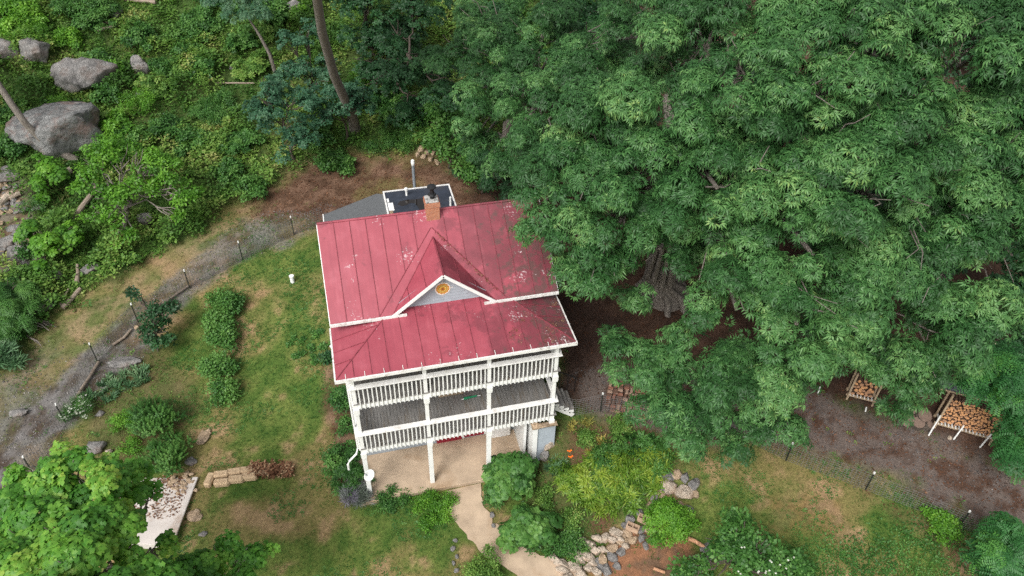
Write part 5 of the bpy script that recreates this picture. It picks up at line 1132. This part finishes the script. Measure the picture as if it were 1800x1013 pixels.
for i, (b0, t0, lab) in enumerate((((1632, 766), (1652, 727), 'left and longest white prop pole leaning on the large rack'), ((1676, 773), (1694, 747), 'middle white prop pole in front of the large rack'), ((1722, 787), (1742, 762), 'right white prop pole in front of the large rack'), ((1438, 692), (1443, 680), 'short white stake under the hickory near the track'), ((1521, 724), (1524, 717), 'tiny white stake below the small rack'))):
    b = G(*b0); hh = (b0[1]-t0[1])/CF*depth(b)/math.cos(R(42))*.95; m_ = MB().tube([(0, 0, 0), ((t0[0]-b0[0]-(b0[1]-t0[1])*.42)/CF*depth(b), .05, hh)], .035, 8); o = m_.build('prop_pole', MT['pipe']); o.location = b; tag(o, lab, 'pole')
for i, (px, py, r_, lab) in enumerate([(1595, 738, .3, 'leftmost dark log round left of the large rack'), (1596, 726, .24, 'upper small log round in the cluster'), (1612, 745, .28, 'middle log round with ringed face'), (1618, 732, .34, 'widest grey log round, tilted'), (1628, 748, .2, 'tan split round nearest the prop pole'), (1584, 742, .2, 'half hidden log round at the leaf edge')]):
    p = G(px, py, .15); o = MB().tube([(0, 0, 0), (0, 0, .34)], r_, 16, 1, True, 0).build('log_round', [MT['oldend'], MT['bark_dark']]); o.location = (p[0], p[1], h1(p[0], p[1])+.1*(i % 2)); o.rotation_euler = (U(.1, .7), U(-.3, .3), 0); tag(o, lab, 'log round', 'log rounds by the large rack')
p = G(1669, 769); tag(rock('yellow_stone', 'yellowish stone on the ground under the large rack', 1669, 769, 9, .2, 'rock_pale', .8, 91, cat='stone', lo=True))

# ------------------------------------------------------------------ fences
def fence(lab, posts, ends, hgt=1.25):
    b0 = G(*posts[0]); t = thing('wire_fence', lab, 'fence', b0); P = [G(*p) for p in ends]
    for p in posts:
        b = G(*p); m_ = MB(); m_.box((b[0]-.025, b[1]-.012, b[2]-.2), (b[0]+.025, b[1]+.012, b[2]+hgt)); m_.box((b[0]-.006, b[1]+.012, b[2]-.2), (b[0]+.006, b[1]+.045, b[2]+hgt))
        o = m_.build('post', MT['post'], t, world=True); MB().box((b[0]-.028, b[1]-.02, b[2]+hgt), (b[0]+.028, b[1]+.045, b[2]+hgt+.11)).build('white_tip', MT['pipe'], o).location = -Vector(b0)
    m_ = MB(); A = []
    for i in range(len(P)-1):
        n = max(1, int(np.hypot(*(P[i+1]-P[i])[:2])/.16))
        for k in range(n): q = P[i]+(P[i+1]-P[i])*k/n; A.append((q[0], q[1], h1(q[0], q[1])))
    A = np.array(A); w_ = .0075; hw = hgt*.96
    for i in range(len(A)-1):
        a, b = A[i], A[i+1]; d = b-a; d[2] = 0; d /= np.linalg.norm(d)+1e-9; n_ = np.array([-d[1], d[0], 0])*w_; k = len(m_.v); u = np.array([0, 0, w_])
        m_.add([a-d*w_+u*10, a+d*w_+u*10, a+d*w_+[0, 0, hw], a-d*w_+[0, 0, hw]], [(0, 1, 2, 3)])
        m_.add([a-n_+u*10, a+n_+u*10, a+n_+[0, 0, hw], a-n_+[0, 0, hw]], [(0, 1, 2, 3)])
        for z in np.linspace(.06, hw, 9):
            zz = np.array([0, 0, z]); m_.add([a+zz-u, b+zz-u, b+zz+u, a+zz+u], [(0, 1, 2, 3)]); m_.add([a+zz-n_, b+zz-n_, b+zz+n_, a+zz+n_], [(0, 1, 2, 3)])
    m_.build('wire_mesh', MT['wire'], t, world=True)
fence('wire mesh fence on black posts along the left gravel track', [(115, 743), (172, 637), (243, 567), (334, 508), (427, 458), (517, 414), (60, 835)], [(-20, 1000), (30, 905), (60, 835), (115, 743), (172, 637), (243, 567), (334, 508), (427, 458), (517, 414), (575, 392)], 1.2)
fence('wire mesh garden fence from the porch steps, under the hickory and along the right track', [(1055, 724), (1121, 731), (1254, 752), (1381, 811), (1521, 862), (1684, 929)], [(985, 727), (1010, 732), (1055, 724), (1121, 731), (1205, 745), (1254, 752), (1320, 780), (1381, 811), (1521, 862), (1684, 929), (1800, 962), (1880, 990)], 1.15)

# ------------------------------------------------------------------ ground cover
def area(n, x0, x1, y0, y1): return rng.uniform(x0, x1, n), rng.uniform(y0, y1, n)
def visible(x, y, z, m=60):
    d = np.stack([x, y, z], 1)-cC; w_ = d@cF; px = 900+CF*(d@cR)/w_; py = 506.5-CF*(d@cU)/w_
    return (px > -m*3) & (px < 1800+m*3) & (py > -m*2) & (py < 1013+m*3)
def up(n): v = rng.normal(0, .25, (n, 3)); v[:, 2] = 1; return v
HOUSE = lambda x, y: ((x > -.9) & (x < 8.4) & (y > -.55) & (y < 12.8))
SLABP = np.array([p[:2] for p in sp])
def layer(name, kind, n, box, dens, m, smin, smax, tint=None, mound=0.):
    x, y = area(n, *box); z = zones(x, y); k = rng.uniform(0, 1, n) < dens(x, y, z); k &= ~HOUSE(x, y) & ~inside(x, y, SLABP); x, y = x[k], y[k]
    h = H(x, y); v = visible(x, y, h); x, y, h = x[v], y[v], h[v]
    d_, _ = seg_dist(x, y, np.array([p[:2] for p in pc])); v = d_ > 1.05; x, y, h = x[v], y[v], h[v]; n = len(x)
    mo = mound*sstep(.4, .75, fbm(x, y, 1.7, 3, 88)) if mound else 0
    tn = np.clip(.15+.75*fbm(x, y, 1.8, 4, 55)+rng.normal(0, .12, n) if tint is None else tint(x, y)+rng.normal(0, .12, n), 0, 1)
    return tag(scatter(name, kind, np.column_stack([x, y, h+mo+.01]), up(n), rng.uniform(smin, smax, n), m, None, tn), kind='stuff')
hillbox = (-32, 24, 12, 60)
lawn = lambda x, y, z: (1-np.maximum.reduce([z['hill'], z['lit'], z['woods'], z['soil'], z['rt'], z['clay']*.8, z['gr']*.9, z['rut']*.6, z['litr']*.8, z['side']*.6]))
layer('undergrowth', 'broad', 110000, hillbox, lambda x, y, z: z['hill']*(1-z['scree']*.92)*(1-z['lit'])*np.clip(.4+1.2*sstep(.38, .6, fbm(x, y, 2.6, 4, 71)), 0, 1), MT['under'], .7, 1.9, lambda x, y: .45+1.9*(fbm(x, y, 1.6, 4, 55)-.5), .8)
layer('hillside_grass', 'tall', 34000, hillbox, lambda x, y, z: np.maximum(z['hill']*(1-z['scree']*.8)*(1-z['lit']*.8)*sstep(.42, .6, fbm(x, y, 3.2, 3, 72)), .0), MT['grass'], .5, 1.1, lambda x, y: .48+1.1*(fbm(x, y, 2.2, 4, 56)-.5))
layer('verge_grass', 'tall', 14000, (-18, 2, 10, 28), lambda x, y, z: sstep(.02, .5, z['hill'])*sstep(1., .6, z['hill'])+z['rut']*.10*sstep(.45, .6, fbm(x, y, 1.2, 3, 73)), MT['grass'], .4, .75, lambda x, y: .45+.6*fbm(x, y, 1.6, 4, 57))
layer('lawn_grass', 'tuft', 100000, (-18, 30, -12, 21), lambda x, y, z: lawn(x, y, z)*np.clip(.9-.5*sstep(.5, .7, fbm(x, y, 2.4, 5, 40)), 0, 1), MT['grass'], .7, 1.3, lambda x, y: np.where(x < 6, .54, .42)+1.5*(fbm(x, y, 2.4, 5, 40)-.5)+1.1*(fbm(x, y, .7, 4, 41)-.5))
layer('clover_patches', 'weed', 60000, (-16, 30, -12, 20), lambda x, y, z: lawn(x, y, z)*np.maximum(sstep(.52, .64, fbm(x, y, 2.0, 4, 74))*(1-z['bed']), z['bed']*.3), MT['mid'], .8, 1.6, lambda x, y: .2+.6*fbm(x, y, .8, 3, 58))
layer('garden_groundcover', 'fine', 9000, (-14, 17, -7, 11), lambda x, y, z: np.maximum(z['bed']*.7, z['gb']*.5)*sstep(.42, .6, fbm(x, y, 1.1, 4, 75))+z['side']*.7*sstep(.4, .6, fbm(x, y, .8, 3, 79)), MT['under'], .9, 1.5, lambda x, y: .1+.8*fbm(x, y, 1.0, 3, 59))
layer('bottom_groundcover', 'fine', 9000, (12, 26, -13, -3), lambda x, y, z: sstep(-6.2, -8.2, y)*sstep(14, 16, x)*(1-z['litr'])*(1-z['clay'])*(1-z['rt'])*.9, MT['mid'], 1.1, 1.9, lambda x, y: .15+.7*fbm(x, y, 1.0, 3, 59))
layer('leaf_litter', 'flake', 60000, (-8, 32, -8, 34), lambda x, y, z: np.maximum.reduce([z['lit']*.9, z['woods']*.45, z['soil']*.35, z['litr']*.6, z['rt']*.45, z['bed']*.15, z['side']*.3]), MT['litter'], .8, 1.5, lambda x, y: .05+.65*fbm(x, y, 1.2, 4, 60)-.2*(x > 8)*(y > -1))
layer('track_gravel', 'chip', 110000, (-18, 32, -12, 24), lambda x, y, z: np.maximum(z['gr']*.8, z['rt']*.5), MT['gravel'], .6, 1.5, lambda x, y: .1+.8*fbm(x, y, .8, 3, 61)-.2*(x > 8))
layer('track_weeds', 'weed', 9000, (-18, 32, -12, 24), lambda x, y, z: np.maximum(z['gr'], z['rt'])*.5*sstep(.58, .68, fbm(x, y, 1.6, 4, 76)), MT['under'], .9, 1.6)
layer('woodland_floor_plants', 'broad', 6000, (-2, 36, 3, 40), lambda x, y, z: z['woods']*.5*sstep(.5, .62, fbm(x, y, 2.0, 4, 78))*((y > 14) | (x > 17)), MT['dark'], .8, 1.5)

# leaf debris caught on the right side of the porch roof and in the valley
P_ = []
for _ in range(260):
    y = U(-.5, 1.9); x = U(6.0, 8.5); gp = (hz-PZ)/(wy-pe); zf = PZ+(y-pe)*gp; zs_ = PZ+(px1-x)/(px1-hx1)*(hz-PZ)
    if fbm(np.array([x]), np.array([y]), .7, 3, 90)[0] > .52: P_.append((x, y, min(zf, zs_)+.02))
for _ in range(70):
    u = U(.1, .95); P_.append((dxm+(dx1-dxm+.45)*(1-u)+U(-.04, .04), EY+(dyr+.3-EY)*u, EZ+(dyr+.3-EY)*u*SL+.03))
tag(scatter('roof_leaf_debris', 'flake', P_, np.tile([0, 0, 1.], (len(P_), 1)), np.full(len(P_), .7), MT['litter'], None, rng.uniform(.2, 1, len(P_))), kind='stuff')
